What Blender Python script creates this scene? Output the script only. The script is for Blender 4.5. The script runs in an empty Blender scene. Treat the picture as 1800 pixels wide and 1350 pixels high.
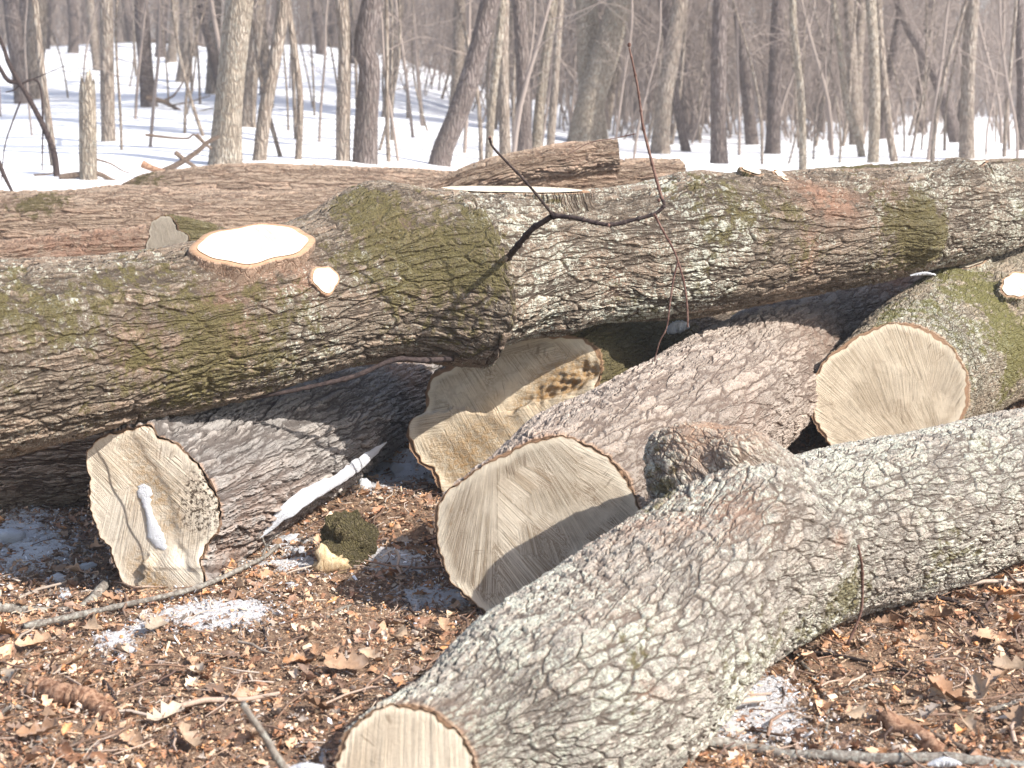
import bpy, math, random
import numpy as np
from mathutils import Vector, Matrix, noise as mnoise

SC = bpy.context.scene
COL = SC.collection
R = math.radians
# ------------------------------------------------------------------ camera, sky, sun, exposure
W, H, HFOV, PITCH, CAMZ = 1800.0, 1350.0, 40.0, 10.9, 1.45
F = (W / 2) / math.tan(R(HFOV / 2))
cd = bpy.data.cameras.new('camera')
cam = bpy.data.objects.new('camera', cd)
COL.objects.link(cam)
cam.location = (0, 0, CAMZ)
cam.rotation_euler = (R(90 - PITCH), 0, 0)
cd.sensor_width = 36
cd.lens = 18 / math.tan(R(HFOV / 2))
cd.clip_end = 2000
cd.dof.use_dof = True
cd.dof.focus_distance = 4.9
cd.dof.aperture_fstop = 4.5
SC.camera = cam

SUN_AZ, SUN_EL = 62.0, 42.0        # to the right of straight behind the camera
wd = bpy.data.worlds.new('World')
SC.world = wd
wd.use_nodes = True
nt = wd.node_tree
bg = nt.nodes['Background']
sky = nt.nodes.new('ShaderNodeTexSky')
sky.sky_type = 'NISHITA'
sky.sun_disc = False
sky.sun_elevation = R(SUN_EL)
sky.sun_rotation = R(180 - SUN_AZ)
sky.dust_density = 2.0
nt.links.new(sky.outputs[0], bg.inputs[0])
bg.inputs[1].default_value = 0.15
sl = bpy.data.lights.new('sun', 'SUN')
so = bpy.data.objects.new('sun', sl)
COL.objects.link(so)
sl.energy = 5.0
sl.angle = R(0.5)
sl.color = (1.0, 0.95, 0.88)
sv = Vector((math.cos(R(SUN_EL)) * math.sin(R(SUN_AZ)), -math.cos(R(SUN_EL)) * math.cos(R(SUN_AZ)), math.sin(R(SUN_EL))))
so.rotation_euler = sv.to_track_quat('Z', 'Y').to_euler()
so.location = sv * 30
SC.view_settings.view_transform = 'Standard'
SC.view_settings.look = 'None'
SC.view_settings.exposure = 0.74
SC.view_settings.gamma = 1
SC.cycles.max_bounces = 6
SC.cycles.diffuse_bounces = 3
SC.cycles.volume_bounces = 0
SC.cycles.transparent_max_bounces = 4

rng = np.random.default_rng(7)
random.seed(7)

# ------------------------------------------------------------------ projection helpers
_p = R(PITCH)
FWD = np.array([0, math.cos(_p), -math.sin(_p)])
UP = np.array([0, math.sin(_p), math.cos(_p)])
RT = np.array([1.0, 0, 0])
CAM = np.array([0, 0, CAMZ])

def ray(px, py):
    return RT * ((px - W / 2) / F) + UP * ((H / 2 - py) / F) + FWD

def P(px, py, d):
    """point seen at pixel (px, py) of the photograph at ground distance d"""
    r = ray(px, py)
    return CAM + r * (d / r[1])

def proj(pts):
    q = np.asarray(pts) - CAM
    dep = q @ FWD
    return W / 2 + F * (q @ RT) / dep, H / 2 - F * (q @ UP) / dep, dep

def sstep(a, b, x):
    t = np.clip((np.asarray(x, float) - a) / (b - a), 0, 1)
    return t * t * (3 - 2 * t)

LD = ([0, 6.3, 7.5, 8.5, 11, 13.5, 18, 25, 33, 45, 55, 150, 400], [0, 0, .12, .3, .62, .88, 1.07, 1.5, 2.15, 3.45, 3.75, 4.2, 5])
RD = ([0, 6.8, 8, 9.5, 12, 15, 20, 40, 80, 400], [0, 0, .15, .32, .45, .6, .78, 1.08, 1.22, 1.4])
_dd = np.arange(0, 400, .25)
_k = np.exp(-np.linspace(-2, 2, 13) ** 2); _k /= _k.sum()
def _sm(t):
    v = np.interp(_dd, t[0], t[1])
    return np.convolve(np.pad(v, 6, mode='edge'), _k, 'valid')
_ld, _rd = _sm(LD), _sm(RD)

def terr(x, y):
    x = np.asarray(x, float); y = np.asarray(y, float)
    d = np.maximum(y, .01)
    a = x / np.maximum(d, 4)
    w = sstep(-.15, .10, a)
    z = np.interp(d, _dd, _ld) * (1 - w) + np.interp(d, _dd, _rd) * w
    far = sstep(7, 20, y)
    z = z + far * (.05 * np.sin(x * .9 + 1.3 * np.sin(y * .35)) + .04 * np.sin(y * 1.1 + x * .4))
    near = 1 - sstep(6, 9, y)
    z = z + near * (.012 * np.sin(x * 5.1 + 2 * np.sin(y * 2.3)) + .010 * np.sin(y * 6.7 + 1.4 * np.sin(x * 3.7)) + .006 * np.sin(x * 13 + y * 9))
    # low heap of sawdust and dirt in front of the logs
    z = z + .05 * np.exp(-(((x + .62) / .35) ** 2 + ((y - 3.75) / .28) ** 2))
    z = z + .035 * np.exp(-(((x + 1.0) / .2) ** 2 + ((y - 4.15) / .15) ** 2))
    return z

def on_ground(px, py, dmin=1.5, dmax=150):
    r = ray(px, py)
    prev = dmin
    for d in np.geomspace(dmin, dmax, 600):
        q = CAM + r * (d / r[1])
        if q[2] <= terr(q[0], q[1]):
            lo, hi = prev, d
            for _ in range(20):
                m = (lo + hi) / 2
                q = CAM + r * (m / r[1])
                if q[2] <= terr(q[0], q[1]): hi = m
                else: lo = m
            q = CAM + r * (hi / r[1])
            return q
        prev = d
    return CAM + r * (dmax / r[1])

# ------------------------------------------------------------------ object helpers
def link_mesh(name, verts, faces, mat=None, parent=None, origin=None, attrs=None, smooth=True, kind=None):
    """faces: list of int arrays (n,k) or one array; verts in world space, moved to be relative to origin"""
    me = bpy.data.meshes.new(name)
    verts = np.asarray(verts, np.float32)
    if origin is None:
        origin = np.array(parent['_o']) if parent is not None and '_o' in parent else np.zeros(3)
    v = (verts - np.asarray(origin, np.float32)).astype(np.float32)
    fl = faces if isinstance(faces, (list, tuple)) else [faces]
    fl = [np.asarray(f, np.int32) for f in fl if len(f)]
    loops = np.concatenate([f.ravel() for f in fl])
    tot = np.concatenate([np.full(len(f), f.shape[1], np.int32) for f in fl])
    st = np.concatenate([[0], np.cumsum(tot)[:-1]]).astype(np.int32)
    me.vertices.add(len(v)); me.vertices.foreach_set('co', v.ravel())
    me.loops.add(len(loops)); me.loops.foreach_set('vertex_index', loops)
    me.polygons.add(len(tot)); me.polygons.foreach_set('loop_start', st)
    me.update(calc_edges=True)
    me.polygons.foreach_set('use_smooth', np.full(len(tot), smooth))
    for k, a in (attrs or {}).items():
        a = np.asarray(a, np.float32)
        if a.ndim == 1:
            at = me.attributes.new(k, 'FLOAT', 'POINT'); at.data.foreach_set('value', a)
        elif a.shape[1] == 3:
            at = me.attributes.new(k, 'FLOAT_VECTOR', 'POINT'); at.data.foreach_set('vector', a.ravel())
        else:
            at = me.attributes.new(k, 'FLOAT_COLOR', 'POINT'); at.data.foreach_set('color', a.ravel())
    me.validate()
    if mat is not None:
        me.materials.append(mat)
    o = bpy.data.objects.new(name, me)
    COL.objects.link(o)
    if parent is not None:
        o.parent = parent
    else:
        o.location = origin
    if kind:
        o['kind'] = kind
    return o

def thing(name, loc, label, cat, group=None):
    o = bpy.data.objects.new(name, None)
    COL.objects.link(o)
    o.location = [float(c) for c in loc]
    o.empty_display_size = .1
    o['_o'] = [float(c) for c in loc]
    tag(o, label, cat, group)
    return o

def tag(o, label, cat, group=None):
    o['label'] = label; o['category'] = cat
    if group: o['group'] = group
    return o

# ------------------------------------------------------------------ material helpers
class NB:
    def __init__(s, name):
        s.m = bpy.data.materials.new(name); s.m.use_nodes = True
        s.t = s.m.node_tree; s.n = s.t.nodes; s.l = s.t.links
        s.b = s.n['Principled BSDF']; s.out = s.n['Material Output']
        s.b.inputs['Specular IOR Level'].default_value = .2
        s.b.inputs['Roughness'].default_value = .9
    def put(s, sock, v):
        if v is None: return
        if isinstance(v, bpy.types.NodeSocket): s.l.new(v, sock)
        elif isinstance(v, (tuple, list)) and len(v) == 3 and sock.type == 'RGBA': sock.default_value = (*v, 1)
        else: sock.default_value = v
    def attr(s, name, vec=False):
        a = s.n.new('ShaderNodeAttribute'); a.attribute_name = name
        return a.outputs['Vector'] if vec == 1 else a.outputs['Color'] if vec == 2 else a.outputs['Fac']
    def coord(s, kind='Object'):
        return s.n.new('ShaderNodeTexCoord').outputs[kind]
    def pos(s):
        return s.n.new('ShaderNodeNewGeometry').outputs['Position']
    def map(s, v, scale=(1, 1, 1), rot=(0, 0, 0), loc=(0, 0, 0)):
        m = s.n.new('ShaderNodeMapping'); s.l.new(v, m.inputs[0])
        m.inputs['Scale'].default_value = scale; m.inputs['Rotation'].default_value = rot; m.inputs['Location'].default_value = loc
        return m.outputs[0]
    def noise(s, v, scale, detail=4, rough=.55, dist=0, col=False, lac=2.0):
        n = s.n.new('ShaderNodeTexNoise'); s.l.new(v, n.inputs['Vector'])
        n.inputs['Scale'].default_value = scale; n.inputs['Detail'].default_value = detail
        n.inputs['Roughness'].default_value = rough; n.inputs['Distortion'].default_value = dist; n.inputs['Lacunarity'].default_value = lac
        return n.outputs['Color'] if col else n.outputs['Fac']
    def vor(s, v, scale, feat='DISTANCE_TO_EDGE', out='Distance', rand=1):
        n = s.n.new('ShaderNodeTexVoronoi'); n.feature = feat; s.l.new(v, n.inputs['Vector'])
        n.inputs['Scale'].default_value = scale; n.inputs['Randomness'].default_value = rand
        return n.outputs[out]
    def m_(s, op, a, b=None, c=None, clamp=False):
        n = s.n.new('ShaderNodeMath'); n.operation = op; n.use_clamp = clamp
        for i, v in enumerate((a, b, c)): s.put(n.inputs[i], v)
        return n.outputs[0]
    def v_(s, op, a, b=None, sc=None):
        n = s.n.new('ShaderNodeVectorMath'); n.operation = op
        s.put(n.inputs[0], a); s.put(n.inputs[1], b)
        if sc is not None: s.put(n.inputs['Scale'], sc)
        return n.outputs['Value'] if op in ('LENGTH', 'DOT_PRODUCT', 'DISTANCE') else n.outputs['Vector']
    def rng(s, v, a, b, c=0., d=1., smooth=True):
        n = s.n.new('ShaderNodeMapRange'); n.interpolation_type = 'SMOOTHSTEP' if smooth else 'LINEAR'
        s.put(n.inputs['Value'], v)
        for k, x in zip(('From Min', 'From Max', 'To Min', 'To Max'), (a, b, c, d)): s.put(n.inputs[k], x)
        return n.outputs['Result']
    def mix(s, f, a, b, mode='MIX'):
        n = s.n.new('ShaderNodeMix'); n.data_type = 'RGBA'; n.blend_type = mode
        s.put(n.inputs[0], f); s.put(n.inputs[6], a); s.put(n.inputs[7], b)
        return n.outputs[2]
    def ramp(s, f, stops):
        n = s.n.new('ShaderNodeValToRGB'); s.put(n.inputs[0], f)
        e = n.color_ramp.elements
        while len(e) < len(stops): e.new(.5)
        for el, (p, c) in zip(e, stops): el.position = p; el.color = (*c, 1)
        return n.outputs[0]
    def sep(s, v):
        n = s.n.new('ShaderNodeSeparateXYZ'); s.l.new(v, n.inputs[0]); return n.outputs
    def comb(s, x, y, z):
        n = s.n.new('ShaderNodeCombineXYZ')
        for i, v in enumerate((x, y, z)): s.put(n.inputs[i], v)
        return n.outputs[0]
    def bump(s, h, dist, strength=1.):
        n = s.n.new('ShaderNodeBump'); s.put(n.inputs['Height'], h); n.inputs['Distance'].default_value = dist; n.inputs['Strength'].default_value = strength
        s.l.new(n.outputs[0], s.b.inputs['Normal'])
    def disp(s, h, scale, mid=0., method='BOTH'):
        n = s.n.new('ShaderNodeDisplacement'); s.put(n.inputs['Height'], h); n.inputs['Midlevel'].default_value = mid
        s.put(n.inputs['Scale'], scale)
        s.l.new(n.outputs[0], s.out.inputs['Displacement'])
        s.m.displacement_method = method
    def col(s, c): s.put(s.b.inputs['Base Color'], c); return s.m

def bark_mat(name, plate=22., elong=.30, depth=.012, groove=(.055, .04, .032), c0=(.17, .135, .11), c1=(.36, .31, .27), pink=(.33, .2, .14),
             lich=(.56, .56, .48), moss=(.088, .070, .028), lich_lo=.0, moss_lo=.0, pinkness=.35, twist=.0, crack=.16, speck=.35):
    b = NB(name)
    rc = b.attr('rc', 1)
    wn = b.noise(rc, 5, 3, .6, col=True)
    v = b.v_('ADD', rc, b.v_('SCALE', b.v_('SUBTRACT', wn, (.5, .5, .5)), sc=.040))
    wn2 = b.noise(rc, 28, 2, .6, col=True)
    v = b.v_('ADD', v, b.v_('SCALE', b.v_('SUBTRACT', wn2, (.5, .5, .5)), sc=.010))
    v1 = b.map(v, (1, 1, elong), rot=(twist, 0, 0))
    e1 = b.vor(v1, plate)
    cell = b.sep(b.vor(v1, plate, 'F1', 'Color'))[0]
    n1 = b.noise(rc, 9, 4, .6)
    n2 = b.noise(b.map(v, (1, 1, max(.3, elong * 1.2))), 46, 7, .72)
    n3 = b.noise(rc, 190, 3, .75)
    def ridge(loc, el, sc, det):
        return b.m_('MULTIPLY', b.m_('ABSOLUTE', b.m_('SUBTRACT', b.noise(b.map(v, (1, 1, el), loc=loc), sc, det, .55), .5)), 2.)
    k1 = b.rng(ridge((2, 9, 4), elong * .55, plate * 1.15, 2), 0, crack)
    k2 = b.rng(ridge((7, 3, 5), elong * 1.1, plate * 2.4, 3), 0, crack)
    k3 = b.rng(e1, 0, b.m_('MULTIPLY_ADD', n1, crack * .9, .01))
    mask = b.m_('MULTIPLY', b.m_('MULTIPLY_ADD', k1, .75, .25), b.m_('MULTIPLY', b.m_('MULTIPLY_ADD', k2, .45, .55), b.m_('MULTIPLY_ADD', k3, .7, .3)))
    h = b.m_('ADD', b.m_('MULTIPLY', mask, .85), b.m_('MULTIPLY', b.m_('MULTIPLY', cell, k3), .50))
    h = b.m_('ADD', h, b.m_('MULTIPLY', b.m_('SUBTRACT', n2, .5), .60))
    hh = b.m_('ADD', h, b.m_('MULTIPLY', b.m_('SUBTRACT', n3, .5), .35))
    cut = b.attr('cut')
    hd = b.m_('MULTIPLY', hh, b.m_('SUBTRACT', 1., b.m_('MULTIPLY', cut, .9)))
    b.disp(hd, depth, .45)
    big = b.noise(rc, 3.2, 5, .65)
    med = b.noise(rc, 17, 5, .7)
    tone = b.mix(b.rng(b.m_('ADD', b.m_('ADD', b.m_('MULTIPLY', n2, .7), b.m_('MULTIPLY', cell, .30)), b.m_('MULTIPLY', med, .5)), .48, 1.02), c0, c1)
    tone = b.mix(b.m_('MULTIPLY', b.rng(b.noise(rc, 90, 4, .8), .54, .68), .28), tone, b.mix(.6, c1, (.6, .58, .54)))
    pk = b.m_('MULTIPLY', b.rng(b.m_('ADD', b.m_('MULTIPLY', med, .6), b.m_('MULTIPLY', cell, .30)), .42, .62), pinkness)
    c = b.mix(pk, tone, pink)
    sp = b.noise(rc, 150, 5, .85)
    tone_d = b.rng(sp, .50, .36)
    tone_l = b.rng(sp, .54, .66)
    c = b.mix(b.m_('MULTIPLY', tone_d, .60), c, b.mix(.5, groove, c0))
    c = b.mix(b.m_('MULTIPLY', tone_l, speck), c, lich)
    c = b.mix(b.m_('MULTIPLY', b.rng(mask, .62, .12), .80), c, groove)
    red = b.m_('MULTIPLY', b.attr('red'), b.rng(med, .35, .55))
    c = b.mix(b.m_('MULTIPLY', red, .6, clamp=True), c, b.mix(n2, (.19, .095, .06), (.38, .25, .18)))
    # lichen flecks sit on the plates
    ln = b.noise(rc, 34, 6, .75, dist=.6)
    la = b.m_('MINIMUM', b.m_('ADD', b.attr('lich'), lich_lo), .95)
    ln = b.m_('ADD', b.m_('MULTIPLY', ln, .50), b.m_('MULTIPLY', b.noise(rc, 110, 4, .8), .50))
    thr = b.m_('MULTIPLY_ADD', la, -.20, .69)
    lf = b.m_('MULTIPLY', b.rng(b.m_('ADD', ln, b.m_('MULTIPLY', b.m_('SUBTRACT', big, .5), .35)), thr, b.m_('ADD', thr, .06)), b.rng(hh, .25, .6))
    c = b.mix(b.m_('MULTIPLY', lf, .9), c, b.mix(n3, b.mix(.45, lich, (.25, .28, .2)), lich))
    mn = b.noise(rc, 24, 6, .75, dist=.3)
    ma = b.m_('ADD', b.attr('moss'), moss_lo)
    thm = b.m_('MULTIPLY_ADD', ma, -.24, .76)
    mf = b.m_('MULTIPLY', b.rng(b.m_('ADD', mn, b.m_('MULTIPLY', b.m_('SUBTRACT', big, .5), .9)), thm, b.m_('ADD', thm, .12)), b.rng(b.noise(rc, 120, 3, .8), .25, .5, .45, 1.))
    c = b.mix(b.m_('MULTIPLY', mf, .88), c, b.mix(b.rng(n3, .3, .7), b.mix(.5, moss, (.03, .025, .012)), b.mix(.3, moss, (.30, .27, .11))))
    c = b.mix(b.m_('MULTIPLY', cut, .9), c, b.mix(n2, (.30, .14, .075), (.56, .38, .24)))
    return b.col(c)

def wood_mat(name, pith=(0, 0), base=(.72, .63, .50), dark=(.34, .25, .16), fan=((.0, -.6), (.5, -.5)), heart=.0, heart_c=(.46, .38, .28), kerf=1., stains=.5, hr=.12):
    b = NB(name)
    fc = b.attr('fc', 1)
    X = b.sep(fc)
    n = b.noise(fc, 6, 4, .6, col=True)
    wv = b.v_('ADD', fc, b.v_('SCALE', b.v_('SUBTRACT', n, (.5, .5, .5)), sc=.05))
    d = b.v_('LENGTH', b.v_('SUBTRACT', wv, (pith[0], pith[1], 0)))
    rings = b.noise(b.comb(b.m_('MULTIPLY', d, 150.), 0., 0.), 1, 3, .7)
    # chainsaw kerf lines: two fans of near-straight scores
    def fanlines(px, py, k, seed):
        dx = b.m_('SUBTRACT', X[0], px); dy = b.m_('SUBTRACT', X[1], py)
        a = b.m_('ARCTAN2', dy, dx)
        rr = b.m_('SQRT', b.m_('ADD', b.m_('MULTIPLY', dx, dx), b.m_('MULTIPLY', dy, dy)))
        return b.noise(b.comb(b.m_('MULTIPLY', a, k), b.m_('MULTIPLY', rr, 1.1), seed), 1, 5, .75)
    f1 = fanlines(fan[0][0], fan[0][1], 190., 1.3)
    f2 = fanlines(fan[1][0], fan[1][1], 165., 7.7)
    sel = b.rng(b.noise(fc, 4.5, 2, .5), .44, .56)
    ff = b.m_('ADD', b.m_('MULTIPLY', f1, b.m_('SUBTRACT', 1., sel)), b.m_('MULTIPLY', f2, sel))
    lines = b.m_('MULTIPLY', b.rng(b.m_('ABSOLUTE', b.m_('SUBTRACT', ff, .5)), .040, .008), b.rng(b.noise(fc, 5.5, 3, .6), .38, .52))
    lines2 = b.rng(ff, .47, .38)
    coarse = b.rng(b.m_('ADD', b.m_('MULTIPLY', fanlines(fan[0][0], fan[0][1], 34., 3.1), b.m_('SUBTRACT', 1., sel)), b.m_('MULTIPLY', fanlines(fan[1][0], fan[1][1], 30., 5.5), sel)), .54, .62)
    big = b.noise(fc, 5, 5, .6)
    fine = b.noise(fc, 160, 4, .7)
    c = b.mix(b.rng(big, .35, .7), base, b.mix(.45, base, dark))
    c = b.mix(b.m_('MULTIPLY', b.rng(rings, .48, .72), .42), c, dark)
    hh = b.m_('MULTIPLY', b.rng(b.m_('ADD', d, b.m_('MULTIPLY', b.m_('SUBTRACT', big, .5), .25)), hr, hr - .03), heart)
    c = b.mix(hh, c, heart_c)
    c = b.mix(b.m_('MULTIPLY', lines, .95 * kerf, clamp=True), c, b.mix(.6, dark, (.16, .10, .06)))
    c = b.mix(b.m_('MULTIPLY', lines2, .3 * kerf, clamp=True), c, (.78, .68, .52))
    c = b.mix(b.m_('MULTIPLY', coarse, .45 * kerf, clamp=True), c, b.mix(.35, dark, (.25, .17, .10)))
    # drying cracks radiating from the pith
    dv = b.sep(b.v_('SUBTRACT', wv, (pith[0], pith[1], 0)))
    an = b.m_('ARCTAN2', dv[1], dv[0])
    ck = b.m_('ABSOLUTE', b.m_('SUBTRACT', b.noise(b.comb(b.m_('MULTIPLY', an, 5.), b.m_('MULTIPLY', d, 3.), 4.), 1, 3, .6), .5))
    ckm = b.m_('MULTIPLY', b.rng(ck, .012, .002), b.rng(b.noise(fc, 7, 2, .5), .60, .66))
    c = b.mix(b.m_('MULTIPLY', ckm, .5), c, (.12, .075, .045))
    st = b.m_('MULTIPLY', b.rng(b.noise(fc, 9, 6, .7, dist=1.), .60, .72), stains)
    c = b.mix(st, c, (.27, .17, .085))
    c = b.mix(b.m_('MULTIPLY', b.rng(fine, .55, .75), .25), c, (.3, .2, .12))
    rim = b.attr('rim')
    c = b.mix(b.rng(b.m_('ADD', rim, b.m_('MULTIPLY', b.m_('SUBTRACT', big, .5), .08)), .88, .97), c, b.mix(.35, base, (.85, .74, .56)))
    c = b.mix(b.rng(rim, .985, 1.), c, (.45, .28, .16))
    dirt = b.m_('MULTIPLY', b.attr('dirt'), b.rng(b.noise(fc, 70, 5, .8), .5, .56))
    c = b.mix(dirt, c, (.07, .05, .035))
    h = b.m_('ADD', b.m_('SUBTRACT', b.m_('MULTIPLY', ff, 1.4), b.m_('MULTIPLY', coarse, .35)), b.m_('ADD', b.m_('MULTIPLY', rings, .25), b.m_('MULTIPLY', fine, .35)))
    torn = b.attr('torn')
    tn = b.noise(b.map(fc, (1, 1, 1)), 45, 6, .75)
    h = b.m_('ADD', h, b.m_('MULTIPLY', b.m_('MULTIPLY', tn, torn), 6.))
    c = b.mix(b.m_('MULTIPLY', torn, b.rng(tn, .62, .40)), c, (.50, .31, .14))
    b.bump(h, .006, 1.)
    b.b.inputs['Roughness'].default_value = .8
    return b.col(c)

# ------------------------------------------------------------------ log builder
def cr_sample(pts, n):
    """Catmull-Rom through rows of pts, n samples evenly spaced along the length"""
    p = np.asarray(pts, float)
    p = np.vstack([2 * p[0] - p[1], p, 2 * p[-1] - p[-2]])
    out = []
    for i in range(1, len(p) - 2):
        t = np.linspace(0, 1, 60, endpoint=False)[:, None]
        a, b, c, d = p[i - 1], p[i], p[i + 1], p[i + 2]
        out.append(.5 * (2 * b + (c - a) * t + (2 * a - 5 * b + 4 * c - d) * t ** 2 + (3 * b - a - 3 * c + d) * t ** 3))
    out.append(p[-2][None])
    q = np.vstack(out)
    s = np.concatenate([[0], np.cumsum(np.linalg.norm(np.diff(q[:, :3], axis=0), axis=1))])
    ss = np.linspace(0, s[-1], n)
    return np.stack([np.interp(ss, s, q[:, k]) for k in range(q.shape[1])], 1), ss

def frames(c):
    t = np.gradient(c, axis=0); t /= np.linalg.norm(t, axis=1)[:, None]
    u = np.cross(t[0], [0, 0, 1.]);
    if np.linalg.norm(u) < .05: u = np.cross(t[0], [0, 1., 0])
    u /= np.linalg.norm(u)
    U = [u]
    for i in range(1, len(c)):
        u = U[-1] - t[i] * (U[-1] @ t[i]); u /= np.linalg.norm(u); U.append(u)
    U = np.array(U); V = np.cross(t, U)
    return t, U, V

def spt(px, py, half, d=None, sink=.0):
    """a spine point: where the axis of a log is seen, half its thickness in pixels; d None = it lies on flat ground"""
    if d is None:
        lo, hi = 1.5, 30
        for _ in range(50):
            m = (lo + hi) / 2
            q = P(px, py, m); r = half * ((q - CAM) @ FWD) / F
            if q[2] - r * (1 - sink) > float(terr(q[0], q[1])): lo = m
            else: hi = m
        d = lo
    q = P(px, py, d)
    return [*q, half * ((q - CAM) @ FWD) / F]

def front_vert(V_, px, py):
    x, y, dep = proj(V_)
    m = np.hypot(x - px, y - py)
    ok = m < max(8, m.min() + 4)
    idx = np.where(ok)[0]
    return V_[idx[np.argmin(dep[idx])]]

def quad_strip(M, N, off=0, wrap=True):
    j = np.arange(M - 1)[:, None]; i = np.arange(N if wrap else N - 1)[None]
    a = j * N + i; b = j * N + (i + 1) % N
    return (np.stack([a, b, b + N, a + N], -1).reshape(-1, 4) + off)

PLANES = {}
def on_plane(root, px, py, off=.006):
    c, n = PLANES[id(root)]; r = ray(px, py)
    return float((CAM + r * (((c - CAM) @ n + off) / (r @ n)))[1])

def make_log(name, label, spine, mat, wmat, outline=None, seg=.006, ring=360, bumps=(), moss=(), lich=(), red=(), reach=.6, normal=None,
             face_off=None, lump=.02, group='felled tree trunks of the log pile', dirt=(), torn=(), seed=1, near_end=True, far_end=True, back=.008, cat='log', bulge=None):
    rs = np.random.default_rng(seed)
    sp = np.array(spine, float)
    L = np.linalg.norm(np.diff(sp[:, :3], axis=0), axis=1).sum()
    M = max(12, int(L / seg)); N = ring
    q, ss = cr_sample(sp, M)
    C, rad = q[:, :3], q[:, 3]
    T, U, V = frames(C)
    th = np.linspace(0, 2 * math.pi, N, endpoint=False)
    TH, S = np.meshgrid(th, ss)
    Rr = np.repeat(rad[:, None], N, 1)
    nz = np.zeros_like(Rr)
    for k in range(14):
        kk = rs.integers(1, 7); fs = rs.uniform(.5, 9); a = rs.normal() / (1 + .35 * kk + .15 * fs)
        nz += a * np.cos(kk * TH + fs * S + rs.uniform(0, 6.28))
    Rr = Rr * (1 + lump * nz)
    n0 = -T[0] if normal is None else np.asarray(normal, float) / np.linalg.norm(normal)
    R0 = Rr[0].copy()
    if outline is not None:
        pts = []
        for (x, y) in outline:
            r = ray(x, y); t = ((C[0] - CAM) @ n0) / (r @ n0); pts.append(CAM + r * t)
        pts = np.array(pts) - C[0]
        # shear along the axis to the ring plane
        pts = pts - np.outer(pts @ T[0], T[0]) if False else pts
        a, b_ = pts @ U[0], pts @ V[0]
        ang = np.unwrap(np.arctan2(b_, a))
        if ang[-1] < ang[0]: ang, rr_ = ang[::-1], np.hypot(a, b_)[::-1]
        else: rr_ = np.hypot(a, b_)
        o = np.argsort(ang % (2 * math.pi))
        R0 = np.interp(th, (ang % (2 * math.pi))[o], rr_[o], period=2 * math.pi)
        k = np.array([1, 2, 3, 2, 1.]) / 9
        R0 = sum(k[i] * np.roll(R0, i - 2) for i in range(5))
        R0 *= 1 + .006 * np.cos(th * 23 + 2 * np.sin(th * 7)) + .004 * np.cos(th * 61 + 1.7)
        w = sstep(0, reach, S)
        Rr = R0[None] * (1 - w) + Rr * w
        R0 = Rr[0].copy()
    rdir = np.cos(TH)[..., None] * U[:, None] + np.sin(TH)[..., None] * V[:, None]
    X = C[:, None] + rdir * Rr[..., None]
    # tilt the first rings onto the cut plane
    tn = T[0] @ n0
    def shear(Xp, w):
        return Xp + (((C[0] - Xp) @ n0) / tn * w)[..., None] * T[0]
    w = (1 - sstep(0, .35, ss))[:, None]
    sh0 = ((C[0] - X[0]) @ n0) / tn
    X = X + (w * sh0[None])[..., None] * T[0]
    if face_off is not None:
        fx, fy, _ = proj(X[0])
        offs = face_off(fx, fy)
        w2 = (1 - sstep(0, .25, ss))[:, None]
        X = X + (w2 * offs[None])[..., None] * n0
    flat = X.reshape(-1, 3).copy()
    rd = rdir.reshape(-1, 3)
    for (px, py, amp, wd_) in bumps:
        c = front_vert(flat, px, py)
        g = np.exp(-((flat - c) ** 2).sum(1) / (2 * wd_ * wd_))
        flat = flat + rd * (amp * g)[:, None]
    def spots(lst):
        a = np.zeros(len(flat))
        for (px, py, amt, wd_) in lst:
            c = front_vert(flat, px, py)
            a += amt * np.exp(-((flat - c) ** 2).sum(1) / (2 * wd_ * wd_))
        return a
    for (px, py, amp, ln_, wth) in (bulge or ()):
        c = front_vert(flat, px, py); i0 = int(np.argmin(((flat - c) ** 2).sum(1)))
        s0, t0 = S.ravel()[i0], TH.ravel()[i0]
        ds = s0 - S.ravel(); dt = (TH.ravel() - t0 + math.pi) % (2 * math.pi) - math.pi
        s0w = ds + .02 * np.sin(TH.ravel() * 9) + .012 * np.sin(TH.ravel() * 23)
        flat = flat + rd * (amp * sstep(-.015, .03, s0w) * np.exp(-(np.maximum(ds, 0) / ln_) ** 2) * np.exp(-(dt / wth) ** 2))[:, None]
    R0m = float(rad.mean())
    rc = np.stack([np.cos(TH) * R0m, np.sin(TH) * R0m, S], -1).reshape(-1, 3) + np.array([seed * 1.7, seed * .9, seed * 2.3])
    A = {'rc': rc, 'moss': spots(moss), 'lich': spots(lich), 'red': spots(red), 'cut': np.where(S.ravel() < .008, .6, 0)}
    verts = [flat]; faces = [quad_strip(M, N)]
    X0 = flat[:N]
    cN = X0.mean(0)
    # thin ring of bark seen on the cut
    back = back * (1 + .45 * np.sin(th * 5 + seed) + .35 * np.sin(th * 13 + 2 * seed) + .2 * np.sin(th * 37))[:, None] * .9
    inner = C[0] + (X0 - C[0]) * (1 - back / np.maximum(R0, .02)[:, None])
    mid = C[0] + (X0 - C[0]) * (1 - .45 * back / np.maximum(R0, .02)[:, None]) + n0 * .001
    base = M * N
    verts += [mid, inner]
    i = np.arange(N); i2 = (i + 1) % N
    faces += [np.stack([i2, i, base + i, base + i2], -1), np.stack([base + i2, base + i, base + N + i, base + N + i2], -1)]
    for k in ('moss', 'lich', 'red'):
        A[k] = np.concatenate([A[k], A[k][:N], A[k][:N]])
    A['cut'] = np.concatenate([A['cut'], np.ones(2 * N)])
    A['rc'] = np.vstack([A['rc'], A['rc'][:N] * .98, A['rc'][:N] * .96])
    root_o = np.array([C[M // 2][0], C[M // 2][1], flat[:, 2].min()])
    root = thing(name, root_o, label, cat, group)
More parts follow.
